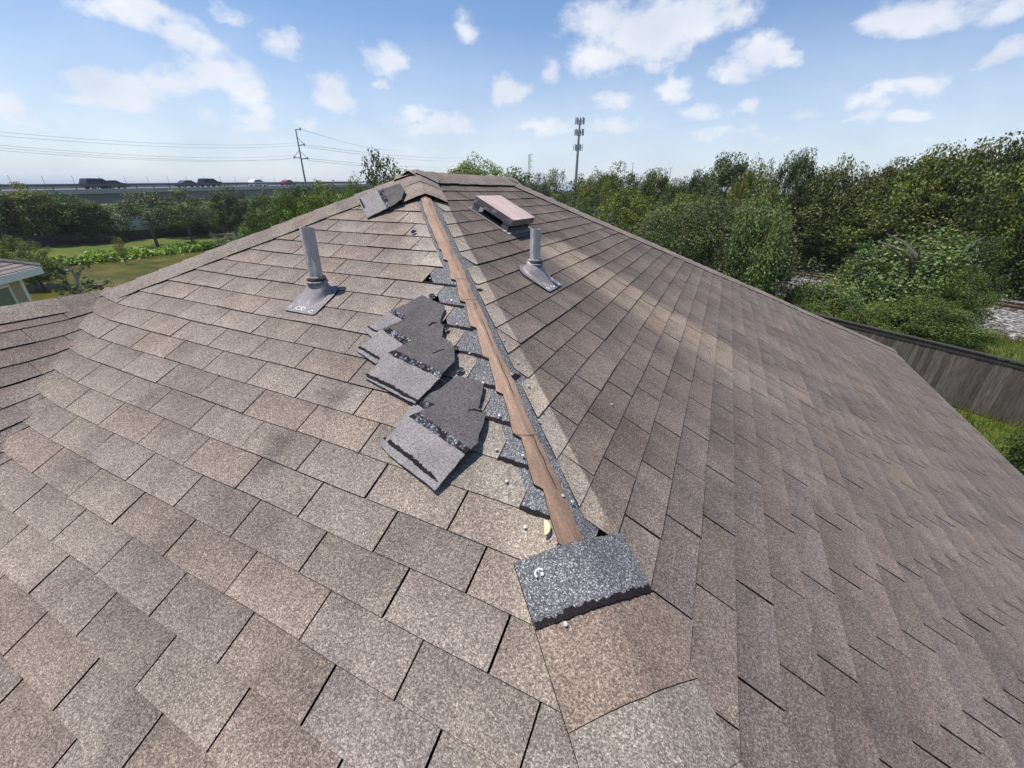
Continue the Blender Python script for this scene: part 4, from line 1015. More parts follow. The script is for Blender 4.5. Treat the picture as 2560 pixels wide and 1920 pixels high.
ptree(2225, 600, 29.5, 190, 'vine', L_mid, 'upper left shoulder of the vine covered thicket', name='thicket', cat='thicket', group=G3)
ptree(2440, 570, 29.0, 170, 'near', L_dark, 'dark upper right shoulder of the thicket', name='thicket', cat='thicket', group=G3)
ptree(2045, 690, 25.0, 140, 'vine', L_mid, 'leafy bush just under the left end of the visible rails', name='thicket', cat='thicket', group=G3)
ptree(2030, 738, 23.5, 130, 'vine', L_mid, 'low bush where the fence meets the roof edge', name='thicket', cat='thicket', group=G3)
# left side
G4 = 'trees in front of the overpass'
Z2 = -7.5
for a in [
 (-60, 470, 84, 150, 'mid', L_dark, 'dark tree at the left edge behind the long fence'), (40, 462, 84, 150, 'mid', L_olive, 'yellowish tree at the left edge behind the long fence'),
 (130, 478, 85, 140, 'mid', L_dark, 'dark tree second from the left behind the fence'), (185, 492, 84, 120, 'mid', L_dark, 'dark tree left of the gap that shows the overpass beam'),
 (250, 520, 86, 110, 'far', L_dark, 'low dark tree under the overpass beam'), (450, 510, 86, 100, 'far', L_dark, 'low dark tree between two bank trees'),
 (560, 467, 82, 105, 'mid', L_dark, 'dark round tree right of the white trailers'), (610, 500, 80, 80, 'mid', L_dark, 'dark bush beside the bare twigs'), (660, 478, 78, 90, 'mid', L_mid, 'green tree just left of the bright bush'),
 (400, 520, 88, 90, 'far', L_dark, 'dark tree in front of the leftmost trailer'),
 (300, 505, 95, 120, 'far', L_dark, 'dark tree deep behind the left feathery tree'), (510, 515, 87, 90, 'far', L_mid, 'green tree half covering the trailer left of the round dark tree'),
 (480, 500, 95.5, 150, 'far', L_dark, 'dark tree deep behind the trailers'), (660, 495, 95.5, 130, 'far', L_dark, 'dark tree deep behind the bright bushes'), (600, 495, 95, 120, 'far', L_dark, 'dark tree deep behind the bare twigs'), (380, 500, 95.5, 120, 'far', L_dark, 'dark tree deep between the feathery trees')]:
    ptree(*a[:7], zb=Z2, group=G4)
for a in [(345, 474, 76.3, 125, 'layer', L_grey, 'feathery tree on the bank with its trunk before the fence'), (440, 470, 74.5, 105, 'layer', L_grey, 'right hand feathery tree on the bank before the fence')]:
    ptree(*a[:7], zb=-7.65, group='feathery trees on the pond bank', name='bank_tree')
G5 = 'bright bushes behind the left hip'
for a in [(700, 470, 42, 110, 'mid', L_bright, 'bright green bushy tree left of the power pole foot'), (745, 455, 44, 100, 'mid', L_mid, 'green bushy tree at the power pole foot'), (815, 438, 42, 110, 'plume', L_mid, 'spiky topped bush right of the power pole'),
          (800, 462, 40, 150, 'mid', L_bright, 'bright green mass right of the power pole'), (880, 447, 42, 110, 'mid', L_bright, 'bright green bush below the slender tree'), (950, 440, 44, 130, 'mid', L_mid, 'green bush hidden partly by the roof top'), (640, 520, 40, 120, 'mid', L_mid, 'bush low beside the left hip')]:
    ptree(*a[:7], zb=-7, group=G5)
ptree(957, 366, 46, 165, 'oval', L_grey, 'slender grey green tree rising behind the roof peak', name='slender_tree', zb=-7)
# shrubs on the bank, left edge
ptree(30, 592, 54, 110, 'mid', L_olive, 'yellow green shrub on the bank at the left edge', zb=-7.9, name='shrub', cat='shrub')
ptree(70, 640, 52, 110, 'mid', L_mid, 'low shrub above the neighbouring roof', zb=-8, name='shrub', cat='shrub')
ptree(290, 592, 63.5, 34, 'thin', L_yel, 'small yellowish shrub among the bank plants', zb=-7.9, name='shrub', cat='shrub')
# bank plants: one ground cover along the far shore
def clump_strip(name, pts, n, lf, hgt, wid, mtl, seed):
    g_ = np.random.default_rng(seed); t = g_.random(n); pts = np.array(pts, float); seg = (t*(len(pts)-1)).astype(int); fr = (t*(len(pts)-1)-seg)[:, None]
    base = pts[seg]*(1-fr)+pts[seg+1]*fr; pos = base+np.stack([g_.normal(size=n)*wid, g_.normal(size=n)*wid*.3, 0*t], 1)
    hh = hgt*(.75+.25*np.sin(t*90)*np.sin(t*37+1)); pos[:, 2] += g_.random(n)**.7*np.abs(hh)
    nrm = g_.normal(size=(n, 3))*.6+np.array([.3, 0, .8]); nrm /= np.linalg.norm(nrm, axis=1)[:, None]
    a = np.cross(nrm, g_.normal(size=(n, 3))); a /= np.linalg.norm(a, axis=1)[:, None]; b = np.cross(nrm, a); sz = lf*g_.uniform(.5, 1.4, n)[:, None]
    P = np.stack([pos-a*sz, pos-b*sz*.6, pos+a*sz, pos+b*sz*.6], 1).reshape(-1, 3)
    me = bpy.data.meshes.new(name); me.from_pydata(P.tolist(), [], [(4*i, 4*i+1, 4*i+2, 4*i+3) for i in range(n)]); me.materials.append(mtl)
    ca = me.color_attributes.new('tone', 'FLOAT_COLOR', 'CORNER'); tn_ = g_.uniform(.6, 1.35, n); ca.data.foreach_set('color', np.repeat(np.stack([tn_, tn_, tn_*.8, np.ones(n)], 1), 4, axis=0).astype(np.float32).ravel())
    o = bpy.data.objects.new(name, me); COL.objects.link(o); return o
o = clump_strip('bank_plants', [(far_shore(y)-.1, y, -8.1) for y in range(-30, 46, 4)], 15000, .20, 1.2, 1.0, L_bank, 3)
tag(o, 'bright broad leaved plants growing thickly along the far pond bank', 'bank plants', kind='stuff')
# dead shrub: bare grey branches
mb = MB(); r = random.Random(4); b0 = atD(590, 600, 66); b0[2] = -7.8
def branch(p, d, ln, rad, dep):
    e_ = p+d*ln; mb.tube([p, (p+e_)/2+np.array((r.uniform(-.05, .05), r.uniform(-.05, .05), 0))*ln, e_], [rad, rad*.8, rad*.55], M_dead, 4, cap=False)
    if dep:
        for _ in range(3): q = d+np.array((r.uniform(-.6, .6), r.uniform(-.6, .6), r.uniform(-.1, .5))); q /= np.linalg.norm(q); branch(p+(e_-p)*r.uniform(.5, 1), q, ln*r.uniform(.5, .8), rad*.6, dep-1)
for k in range(9):
    a = 2*PI*k/9; q = np.array((math.cos(a)*.55, math.sin(a)*.75, 1)); q /= np.linalg.norm(q); branch(b0+np.array((math.cos(a)*.5, math.sin(a)*1.2, 0)), q, r.uniform(1.1, 1.7), .05, 3)
tag(mb.build('dead_shrub'), 'bare grey twiggy shrub by the end of the long fence', 'shrub')
# young tree over the pond
yt = empty('young_tree', (0, 0, 0)); b0 = atD(185, 760, 13); yt.location = (b0[0], b0[1], -6.5); tag(yt, 'young sparse leafy tree in front of the brown pond', 'tree')
def at_px(x, y, d): return atD(x, y, d)
mb = MB(); f0 = at_px(196, 735, 13)
for pth in ([(196, 735), (192, 700), (180, 675), (160, 662), (150, 650)], [(192, 700), (200, 680), (206, 665)], [(196, 735), (215, 715), (220, 700)], [(196, 735), (170, 725), (160, 718)], [(180, 675), (150, 680), (135, 675)], [(215, 715), (250, 712), (268, 710)]):
    mb.tube([at_px(x, y, 13) for x, y in pth], np.linspace(.03, .008, len(pth)), M_dead, 5)
mb.tube([(b0[0], b0[1], -6.5), f0], [.05, .03], M_bark, 6)
mb.build('trunk', yt)
def leaf_blob(lst, lf, mtl, dist, seed, per=26):
    g_ = np.random.default_rng(seed); P = []; 
    for (x, y, rp) in lst:
        p = at_px(x, y, dist); n = int(per*(rp/12)**1.6)+5; sc = rp*dist/1350
        q = p+g_.normal(size=(n, 3))*sc*.55; P.append(q)
    pos = np.concatenate(P); n = len(pos); nrm = g_.normal(size=(n, 3))+np.array([0, -.2, .8]); nrm /= np.linalg.norm(nrm, axis=1)[:, None]
    a = np.cross(nrm, g_.normal(size=(n, 3))); a /= np.linalg.norm(a, axis=1)[:, None]; b = np.cross(nrm, a); sz = lf*g_.uniform(.6, 1.3, n)[:, None]
    V = np.stack([pos-a*sz, pos-b*sz*.6, pos+a*sz, pos+b*sz*.6], 1).reshape(-1, 3); mb = MB(); mb.v = [tuple(v) for v in V]
    tn_ = g_.uniform(.6, 1.5, n); mb.mat(mtl); mb.f = [(4*i, 4*i+1, 4*i+2, 4*i+3) for i in range(n)]; mb.mi = [0]*n; mb.c = [(t_, t_, t_) for t_ in tn_]; return mb
leaf_blob([(137, 655, 9), (150, 648, 9), (160, 662, 7), (195, 648, 10), (208, 656, 9), (218, 665, 7), (140, 672, 11), (152, 682, 10), (165, 683, 8), (137, 695, 9), (190, 682, 8), (202, 675, 6), (160, 706, 9), (168, 715, 11), (152, 725, 13), (178, 722, 14), (165, 733, 12), (190, 728, 10), (215, 702, 13), (228, 708, 13), (222, 718, 13), (236, 716, 10), (262, 708, 10), (275, 704, 8), (248, 716, 8)], .045, L_grey, 13, 4, per=11).build('crown', yt)

# ------------------------------------------------------------------ fences
def fence(name, label, A_, B_, z0, h, m, post, pw, cap=None, lean=None, seed=1, horizontal=False):
    A_ = np.array(A_, float); B_ = np.array(B_, float); Ln = np.linalg.norm(B_-A_); d = (B_-A_)/Ln; n = np.array((-d[1], d[0])); r = random.Random(seed)
    e = empty(name, (*((A_+B_)/2), z0)); tag(e, label, 'fence')
    def Tf(p): q = A_+d*p[0]+n*p[1]; return np.array((q[0], q[1], z0+p[2]))
    k = 0; t = 0
    while t < Ln:
        t2 = min(Ln, t+post); mb = MB()
        if horizontal:
            z = 0; 
            while z < h-.01: v = r.uniform(.75, 1.2); mb.box(t+.005, t2-.005, 0, .02, z, z+pw-.012, m, (v, v*.96, v*.96), Tf); z += pw
        else:
            x = t
            while x < t2-.01: v = r.uniform(.68, 1.28); hh = h+r.uniform(-.02, .015); mb.box(x+.003, min(x+pw, t2)-.003, r.uniform(-.004, .004), .018, 0.03, hh, m, (v, v*r.uniform(.97, 1.01), v*.98), Tf); x += pw
        mb.build('board_panel', e)
        mb = MB(); mb.box(t-.05, t+.05, .02 if not horizontal else -.03, .12, -.1, h-.03, m, (.8, .8, .8), Tf); mb.build('post', e); t = t2
    if cap:
        mb = MB(); mb.box(0, Ln, -.05, .10, h+.016, h+.055, m, (.55, .56, .6), Tf); mb.build('cap_rail', e)
        mb = MB(); mb.box(0, Ln, -.025, -.002, h-.13, h-.01, m, (.5, .5, .5), Tf); mb.build('trim_board', e)
    return e
fence('plank_fence', 'tall weathered grey plank fence beyond the eave at the right', (1.2, 21.4), (22.0, 5.75), -6.5, 1.87, M_fR, 2.4, .14, cap=True, seed=3)
fence('board_fence', 'long dark brown fence behind the pond bank at the left', (-79.5, -40), (-75.2, 46), -7.62, 1.5, M_fL, 2.6, .19, horizontal=True, seed=4)

# grass tufts below the plank fence
def tufts(name, n, box, lf, seed, mtl):
    g_ = np.random.default_rng(seed); pos = np.stack([g_.uniform(box[0], box[1], n), g_.uniform(box[2], box[3], n), np.array([terr(a_, b_)-.02 for a_, b_ in zip(g_.uniform(0, 0, n)+0, g_.uniform(0, 0, n))])], 1); pos[:, 2] = [terr(a_, b_)-.02 for a_, b_, _ in pos]
    a = g_.normal(size=(n, 3))*.35+np.array([0, 0, 1.]); a /= np.linalg.norm(a, axis=1)[:, None]; b = np.cross(a, g_.normal(size=(n, 3))); b /= np.linalg.norm(b, axis=1)[:, None]; l_ = lf*g_.uniform(.5, 1.4, n)[:, None]
    V = np.stack([pos-b*.012, pos+b*.012, pos+a*l_], 1).reshape(-1, 3); me = bpy.data.meshes.new(name); me.from_pydata(V.tolist(), [], [(3*i, 3*i+1, 3*i+2) for i in range(n)]); me.materials.append(mtl)
    ca = me.color_attributes.new('tone', 'FLOAT_COLOR', 'CORNER'); t_ = g_.uniform(.6, 1.4, n); y_ = (np.sin(pos[:, 0]*1.7)+np.sin(pos[:, 1]*2.3+1))*.2+.3*g_.random(n)
    ca.data.foreach_set('color', np.repeat(np.stack([t_*(1+y_), t_, t_*.8, np.ones(n)], 1), 3, axis=0).astype(np.float32).ravel()); o = bpy.data.objects.new(name, me); COL.objects.link(o); return o
tag(tufts('lawn_grass', 42000, (6.5, 15, 5, 16), .09, 5, L_yel), 'patchy green and straw coloured grass along the plank fence', 'grass', kind='stuff')
tag(tufts('tall_grass', 16000, (9, 24, 10, 27), .55, 6, L_mid), 'rank green grass between the plank fence and the ballast', 'grass', kind='stuff')
ptree(2655, 1075, 11.5, 190, 'mid', L_dark, 'shrub casting dark shade on the lawn at the right edge', name='shrub', cat='shrub')

# ------------------------------------------------------------------ railway
dr = np.array((.85, -.527)); dr /= np.linalg.norm(dr); nr_ = np.array((-dr[1], dr[0])); o1 = np.array((15.5, 43.1))
def RT(u, v, z): q = o1+dr*u+nr_*v; return np.array((q[0], q[1], z))
mb = MB()
prof = [(4.5, -7.30), (2.2, -6.62), (-7.2, -6.62), (-12.5, -6.72), (-13.6, -7.1)]
us = np.linspace(-45, 60, 60); V = [RT(u, v, z) for u in us for v, z in prof]; mb.add(V, [(i*5+j, i*5+j+1, (i+1)*5+j+1, (i+1)*5+j) for i in range(59) for j in range(4)], M_ballast)
tag(mb.build('gravel_bed'), kind='structure')
for nm, v0, lb in (('railway_track', 0, 'farther rusty railway track on pale ballast'), ('railway_track', -5.0, 'nearer rusty railway track on pale ballast')):
    e = empty(nm, RT(5, v0, -6.62)); tag(e, lb, 'railway track', 'railway tracks beyond the fence')
    for g_ in (-.72, .72):
        mb = MB()
        for (w, z0, z1) in ((.07, 0, .02), (.012, .02, .13), (.036, .13, .17)):
            pa = [RT(-45, v0+g_-w, -6.53+z0), RT(60, v0+g_-w, -6.53+z0), RT(60, v0+g_+w, -6.53+z0), RT(-45, v0+g_+w, -6.53+z0)]; pb = [p+np.array((0, 0, z1-z0)) for p in pa]
            mb.add(pa+pb, [(4, 5, 6, 7), (0, 1, 5, 4), (1, 2, 6, 5), (2, 3, 7, 6), (3, 0, 4, 7)], M_rail)
        mb.build('rail', e)
    for k in range(70):
        u = -16+k*.62; mb = MB(); pa = [RT(u, v0-1.25, -6.665), RT(u+.23, v0-1.25, -6.665), RT(u+.23, v0+1.25, -6.665), RT(u, v0+1.25, -6.665)]; pb = [p+np.array((0, 0, .135)) for p in pa]
        mb.add(pa+pb, [(4, 5, 6, 7), (0, 1, 5, 4), (1, 2, 6, 5), (2, 3, 7, 6), (3, 0, 4, 7)], M_sleeper); mb.build('sleeper', e)

# ------------------------------------------------------------------ overpass with traffic
hA = atD(-40, 481, 97); hB = atD(690, 466, 130); dA = (hB-hA)[:2]; hL = np.linalg.norm(dA); dA /= hL; nA_ = np.array((-dA[1], dA[0]))
if (CC[:2]-hA[:2])@nA_ > 0: nA_ = -nA_        # n points away from us
def HT(u, v, z):
    q = hA[:2]+dA*u+nA_*v; f_ = u/hL; return np.array((q[0], q[1], hA[2]*(1-f_)+hB[2]*f_+z))
e = empty('overpass', HT(30, 5, -5)); tag(e, 'grey concrete highway overpass crossing behind the trees at the left', 'overpass')
def hb(mb, u0, u1, v0, v1, z0, z1, m):
    V = [HT(u, v, z) for z in (z0, z1) for v in (v0, v1) for u in (u0, u1)]; mb.add(V, [(0, 2, 3, 1), (4, 5, 7, 6), (0, 1, 5, 4), (2, 6, 7, 3), (0, 4, 6, 2), (1, 3, 7, 5)], m)
U0, U1 = -60, hL+60
mb = MB(); hb(mb, U0, U1, 0, 16, -.5, -.02, M_conc); mb.build('road_deck', e)
mb = MB(); hb(mb, U0, U1, .1, 15.9, -.015, 0, M_asph); mb.build('road_surface', e)
mb = MB(); hb(mb, U0, U1, -.25, .05, -.55, .18, M_conc); mb.build('parapet', e)
mb = MB(); hb(mb, U0, U1, .5, 1.0, -2.15, -.505, simple('girder_concrete', (.21, .225, .25), .9)); mb.build('girder', e)
mb = MB(); hb(mb, U0, U1, 15.6, 15.9, 0, .8, M_conc); mb.build('parapet', e)
mb = MB(); hb(mb, U0, U1, -.18, -.05, .62, .92, M_galv); mb.build('guard_rail', e)
for k in range(40):
    u = -20+k*3.1; mb = MB(); hb(mb, u, u+.12, -.16, -.02, .18, .62, M_galv); mb.build('rail_post', e)
for k in range(9):
    u = -40+k*22; mb = MB(); mb.tube([HT(u, 8, -9), HT(u, 8, -2.2)], .7, M_conc, 12); mb.build('column', e)
for k in range(24):
    u = -16+k*4.6; mb = MB(); mb.tube([HT(u, 15.8, .8), HT(u+.0, 15.9, 2.2)], .03, M_galv, 5); mb.build('fence_post', e)
def car(px, kind, col, label, lane=4, name='car'):
    # place along the deck so that it is seen at px
    us_ = np.linspace(-10, hL+30, 2000); u = us_[int(np.argmin([abs(proj(HT(q, lane, .5))[0]-px) for q in us_]))]
    o_ = HT(u, lane, 0); e = empty(name, o_); tag(e, label, 'car', 'cars on the overpass')
    d3 = np.array((*dA, (hB[2]-hA[2])/hL)); n3 = np.array((*nA_, 0)); u3 = np.array((0, 0, 1.))
    pr = {'sedan': ([(-2.35, .35), (-2.38, .75), (-2.2, .95), (-1.5, 1.0), (-.9, 1.40), (.35, 1.43), (1.15, 1.02), (2.1, .88), (2.33, .68), (2.35, .35)], 1.7, (-1.35, 1.05, .98, 1.36)),
          'suv': ([(-2.3, .45), (-2.36, .95), (-2.25, 1.2), (-2.05, 1.72), (-1.7, 1.78), (.4, 1.76), (1.15, 1.22), (2.15, 1.08), (2.38, .8), (2.38, .45)], 1.85, (-2.0, .95, 1.2, 1.68)),
          'hatch': ([(-2.1, .4), (-2.15, .9), (-2.0, 1.2), (-1.4, 1.5), (.2, 1.55), (1.0, 1.15), (1.9, .95), (2.15, .7), (2.15, .4)], 1.75, (-1.8, .85, 1.05, 1.48))}[kind]
    prof, w, (g0, g1, gz0, gz1) = pr; W2 = w/2
    def P3(x, y, z): return o_+d3*x+n3*y+u3*z
    def inset(z): return W2*(1-.16*max(0, (z-.95)/.8))
    mb = MB(); k = len(prof); A2 = [P3(x, -inset(z), z) for x, z in prof]; B2 = [P3(x, inset(z), z) for x, z in prof]
    mb.add(A2+B2, [tuple(range(k)), tuple(range(2*k-1, k-1, -1))]+[(i, k+i, k+(i+1) % k, (i+1) % k) for i in range(k)], col); mb.build('body', e)
    for sd in (-1, 1):
        mb = MB(); gl = [(g0+.1, gz0), (g0+.45, gz1), (.25, gz1), (g1-.15, gz0)]
        V = [P3(x, sd*(inset(z)+.012), z) for x, z in gl]; mb.add(V, [(0, 1, 2, 3) if sd > 0 else (3, 2, 1, 0)], M_glass); mb.build('side_window', e)
    mb = MB(); zt = gz1; mb.add([P3(.42, -W2*.82, zt), P3(.42, W2*.82, zt), P3(g1+.02, W2*.92, gz0+.07), P3(g1+.02, -W2*.92, gz0+.07)], [(0, 1, 2, 3)], M_glass); mb.build('windscreen', e)
    for x in (-1.4, 1.45):
        for y in (-W2+.02, W2-.22):
            w_ = empty('wheel', P3(x, y+.1, .33)); w_.parent = e; w_.location = Vector(P3(x, y+.1, .33))-wloc(e)
            mb = MB(); mb.tube([P3(x, y, .33), P3(x, y+.2, .33)], .33, M_tyre, 16); mb.build('tyre', w_)
            mb = MB(); mb.tube([P3(x, y-.01, .33), P3(x, y+.21, .33)], .19, M_rail if False else M_pole, 10); mb.build('rim', w_)
    return e
car(248, 'suv', paint('paint_charcoal', (.035, .034, .038)), 'dark grey estate car leading the traffic at the left', 4)
car(282, 'sedan', paint('paint_gunmetal', (.04, .042, .05)), 'low dark car just ahead of the leftmost estate car', 7.5)
car(470, 'sedan', paint('paint_slate', (.05, .06, .075)), 'slate blue sedan in front of the dark sport utility car', 4)
car(527, 'suv', paint('paint_black', (.022, .02, .024)), 'black sport utility car behind the slate sedan', 4)
car(645, 'hatch', paint('paint_white', (.75, .76, .78)), 'white car on the overpass', 4)
car(720, 'sedan', paint('paint_red', (.17, .02, .018)), 'dark red car partly behind the treetops near the power pole', 4)
# white trailers parked behind the trees
for px, y, d, lb in ((345, 520, 90, 'white trailer seen through the left feathery tree'), (425, 525, 91, 'white trailer seen through the right feathery tree'), (515, 512, 93, 'white trailer left of the round dark tree'), (665, 512, 92, 'white trailer by the bright bushes'), (160, 575, 89, 'white trailer low behind the left end of the fence')):
    p = atD(px, y, d); p[2] = -7.4; e = empty('trailer', p); tag(e, lb, 'trailer', 'white trailers parked beyond the fence')
    def Tt(q, p=p): v = p[:2]+dA*q[0]+nA_*q[1]; return np.array((v[0], v[1], p[2]+q[2]))
    mb = MB(); mb.box(-3.2, 3.2, -1.2, 1.2, .9, 3.3, M_white, (1, 1, 1), Tt); mb.build('box_body', e)
    mb = MB(); mb.box(-3.1, 3.9, -.5, .5, .7, .895, M_galv, (1, 1, 1), Tt); mb.build('chassis', e)
    for x in (-2.2, -1.2):
        mb = MB(); mb.tube([Tt((x, -1.1, .45)), Tt((x, 1.1, .45))], .45, M_tyre, 14); mb.build('wheel', e)

# ------------------------------------------------------------------ poles, tower, wires
def ladder_pole(name, px, yt, yb, dist, zb, label, arms, r0=.32, cat='utility pole', wires=None):
    t = atD(px, yt, dist); e = empty(name, (t[0], t[1], zb)); tag(e, label, cat); mb = MB()
    mb.tube([(t[0], t[1], zb), t], [r0, r0*.45], M_pole, 10); mb.build('pole', e)
    return e, t
side = Rv.copy(); side[2] = 0; side /= np.linalg.norm(side)
e, t = ladder_pole('power_pole', 739, 323, 450, 112, -7.5, 'tall steel power pole with insulator brackets left of the roof peak', None, .25)
att = []
for dz, sgn in ((0.1, 1), (3.0, 1), (5.4, -1), (5.6, 1)):
    mb = MB(); p = t-np.array((0, 0, dz)); q = p+side*sgn*(1.0+dz*.08)+np.array((0, 0, .15)); mb.tube([p, q], .10, M_pole, 6); mb.tube([p+np.array((0, 0, 1.6 if dz > 1 else 0)), q], .05, M_pole, 5)
    mb.tube([q+np.array((0, 0, -.25)), q+np.array((0, 0, .25))], .13, M_pole, 8); mb.build('insulator_arm', e); att.append(q)
def wire(P, Q, sag, label, grp, rad=.013):
    pts = [P+(Q-P)*f_-np.array((0, 0, sag*4*f_*(1-f_))) for f_ in np.linspace(0, 1, 40)]; mb = MB(); mb.tube(pts, rad, M_wire, 4, cap=False)
    tag(mb.build('power_line'), label, 'power line', grp)
GL = 'power lines left of the pole'; GR = 'power lines right of the pole'
for (y0, k, dz) , lb in zip(((324, 1, .45), (334, 1, 0), (357, 2, .4), (364, 3, .1), (371, 2, -.15)), ('uppermost power line running to the left', 'second power line running to the left', 'third power line down on the left of the pole', 'fourth power line down on the left of the pole', 'lowest power line on the left of the pole')):
    wire(att[k]+np.array((0, 0, dz)), atD(-60, y0, 75), .9, lb, GL)
for (y0, k, dz), lb in zip(((352, 0, 0), (392, 1, 0), (400, 1, -.4), (412, 3, 0), (420, 3, -.4)), ('thin uppermost power line to the right of the pole', 'second power line running right toward the slender tree', 'third power line running right toward the slender tree', 'fourth power line running right behind the slender tree', 'lowest power line running right behind the slender tree')):
    wire(att[k]+np.array((0, 0, dz)), atD(1180 if y0 > 360 else 1000, y0 if y0 > 360 else 375, 300), 1.5, lb, GR, .03)
# cell tower
t = atD(1450, 300, 165); e = empty('cell_tower', (t[0], t[1], -6.5)); tag(e, 'slim mobile phone mast with three rings of antennas', 'cell tower')
mb = MB(); mb.tube([(t[0], t[1], -6.5), (t[0], t[1], t[2])], [.62, .30], M_pole, 12); mb.build('mast', e)
for zi, nn in ((t[2]-.3, 9), (t[2]-3.6, 9), (t[2]-8.1, 6)):
    cx_ = np.array((t[0], t[1], zi)); mb = MB(); ring = [cx_+np.array((math.cos(a)*1.35, math.sin(a)*1.35, 0)) for a in np.linspace(0, 2*PI, 7)]; mb.tube(ring, .07, M_pole, 5, cap=False)
    for a in np.linspace(0, 2*PI, 4)[:-1]: mb.tube([cx_, cx_+np.array((math.cos(a), math.sin(a), 0))*1.35], .06, M_pole, 5)
    mb.build('antenna_platform', e)
    for k in range(nn):
        a = 2*PI*k/nn+.2; q = cx_+np.array((math.cos(a)*1.5, math.sin(a)*1.5, 0)); mb = MB(); mb.box(-.17, .17, -.09, .09, -.95, .95, M_conc if k % 2 else M_pole, (1, 1, 1), lambda p, q=q, a=a: q+np.array((p[0]*-math.sin(a)+p[1]*math.cos(a), p[0]*math.cos(a)+p[1]*math.sin(a), p[2]))); mb.build('antenna', e)
# far lattice pylon and masts
def lattice(px, yt, dist, w, label, arms=True):
    t = atD(px, yt, dist); zb = -6.5; e = empty('pylon', (t[0], t[1], zb)); tag(e, label, 'pylon'); mb = MB(); H_ = t[2]-zb
    c4 = [(-1, -1), (1, -1), (1, 1), (-1, 1)]; n = 16
    for (a, b) in c4: mb.tube([(t[0]+a*w, t[1]+b*w, zb), (t[0]+a*w*.7, t[1]+b*w*.7, t[2])], .12, M_pole, 4)
    for k in range(n):
        z0, z1 = zb+H_*k/n, zb+H_*(k+1)/n
        for i in range(4): a, b = c4[i], c4[(i+1) % 4]; f_ = 1-.3*k/n; mb.tube([(t[0]+a[0]*w*f_, t[1]+a[1]*w*f_, z0), (t[0]+b[0]*w*f_, t[1]+b[1]*w*f_, z1)], .07, M_pole, 3)
    mb.build('lattice', e)
    if arms:
        for k, z in enumerate((.3, 5.2, 10)):
            mb = MB(); q = np.array((t[0], t[1], t[2]-z)); mb.tube([q-side*w, q+side*3.2], .16, M_pole, 4); mb.tube([q+side*3.2, q+side*.6+np.array((0, 0, 1.6))], .09, M_pole, 4); mb.build('cross_arm', e)
lattice(1324, 386, 420, .9, 'small far pylon with arms above the trees left of the phone mast')
for px, yt, d, lb in ((1583, 408, 300, 'short far mast just left of the wispy tree'), (1677, 420, 300, 'thin far antenna mast in the dip of the tree line')):
    t = atD(px, yt, d); e = empty('far_mast', (t[0], t[1], -6.5)); tag(e, lb, 'mast'); mb = MB(); mb.tube([(t[0], t[1], -6.5), t], [.4, .14], M_pole, 6); mb.build('mast', e)
    mb = MB(); mb.tube([t-side*1.2, t+side*1.2], .12, M_pole, 4); mb.build('cross_bar', e)

# ------------------------------------------------------------------ neighbouring house
ze2 = -2.6; Tn = onZ(100, 665, ze2); e1 = np.array((.705, -.709)); n1_ = np.array((-.709, -.705))
nh = empty('neighbour_house', (Tn[0]+4*e1[0]+4*n1_[0], Tn[1]+4*e1[1]+4*n1_[1], -6.6)); tag(nh, 'neighbouring tan house with a white trimmed window at the left edge', 'house')
def NT_(u, v, z): q = Tn[:2]+e1*u+n1_*v; return np.array((q[0], q[1], z))
M_tan = simple('tan_siding', (.40, .33, .25), .8, var=.06, sc=4); M_nroof = shingle_mat('neighbour_shingles')
LU, LV, ov, sn = 9.0, 9.0, .42, .45
mb = MB(); r = random.Random(8)
def nroof(corners, mb):   # rows of shingles on a trapezoid: eave a->b, top d->c
    a, b, c_, d = [np.array(q) for q in corners]; n = 26
    for k in range(n):
        f0, f1 = k/n, (k+1)/n; l0, r0_ = a+(d-a)*f0, b+(c_-b)*f0; l1, r1 = a+(d-a)*f1, b+(c_-b)*f1; v = r.uniform(.9, 1.08); up = np.array((0, 0, .018))
        mb.add([l0+up, r0_+up, r1+up*.1, l1+up*.1], [(0, 1, 2, 3)], M_nroof, tuple(np.array((.25, .215, .195))*v)); mb.add([l0+up, r0_+up, r0_, l0], [(3, 2, 1, 0)], M_edge)
hh = LU/2*sn
pk = NT_(LU/2, LV/2, ze2+hh)
nroof([NT_(0, 0, ze2), NT_(LU, 0, ze2), pk, pk], mb); nroof([NT_(0, LV, ze2), NT_(0, 0, ze2), pk, pk], mb); nroof([NT_(LU, LV, ze2), NT_(0, LV, ze2), pk, pk], mb); nroof([NT_(LU, 0, ze2), NT_(LU, LV, ze2), pk, pk], mb)
mb.build('roof', nh)
mb = MB(); mb.tube([NT_(0, 0, ze2+.03), pk+np.array((0, 0, .03))], .075, M_nroof, 6, c=(.42, .38, .34)); mb.build('hip_cap_run', nh)
for (u0, v0, u1, v1) in ((0, 0, LU, 0), (0, 0, 0, LV)):
    mb = MB(); a, b = NT_(u0, v0, 0), NT_(u1, v1, 0); d = (b-a)/np.linalg.norm(b-a); nn = np.array((-d[1], d[0], 0))*.03
    z0, z1 = ze2-.24, ze2-.005; q = [a-nn, b-nn, b+nn, a+nn]; mb.add([p+np.array((0, 0, z0)) for p in q]+[p+np.array((0, 0, z1)) for p in q], [(3, 2, 1, 0), (4, 5, 6, 7), (0, 1, 5, 4), (1, 2, 6, 5), (2, 3, 7, 6), (3, 0, 4, 7)], M_white); mb.build('fascia', nh)
mb = MB(); mb.add([NT_(.03, .03, ze2-.2), NT_(LU, .03, ze2-.2), NT_(LU, LV, ze2-.2), NT_(.03, LV, ze2-.2)], [(0, 1, 2, 3)], M_white); mb.build('soffit', nh)
def nb(mb, u0, u1, v0, v1, z0, z1, m, c_=(1, 1, 1)): mb.box(u0, u1, v0, v1, z0, z1, m, c_, lambda p: NT_(*p))
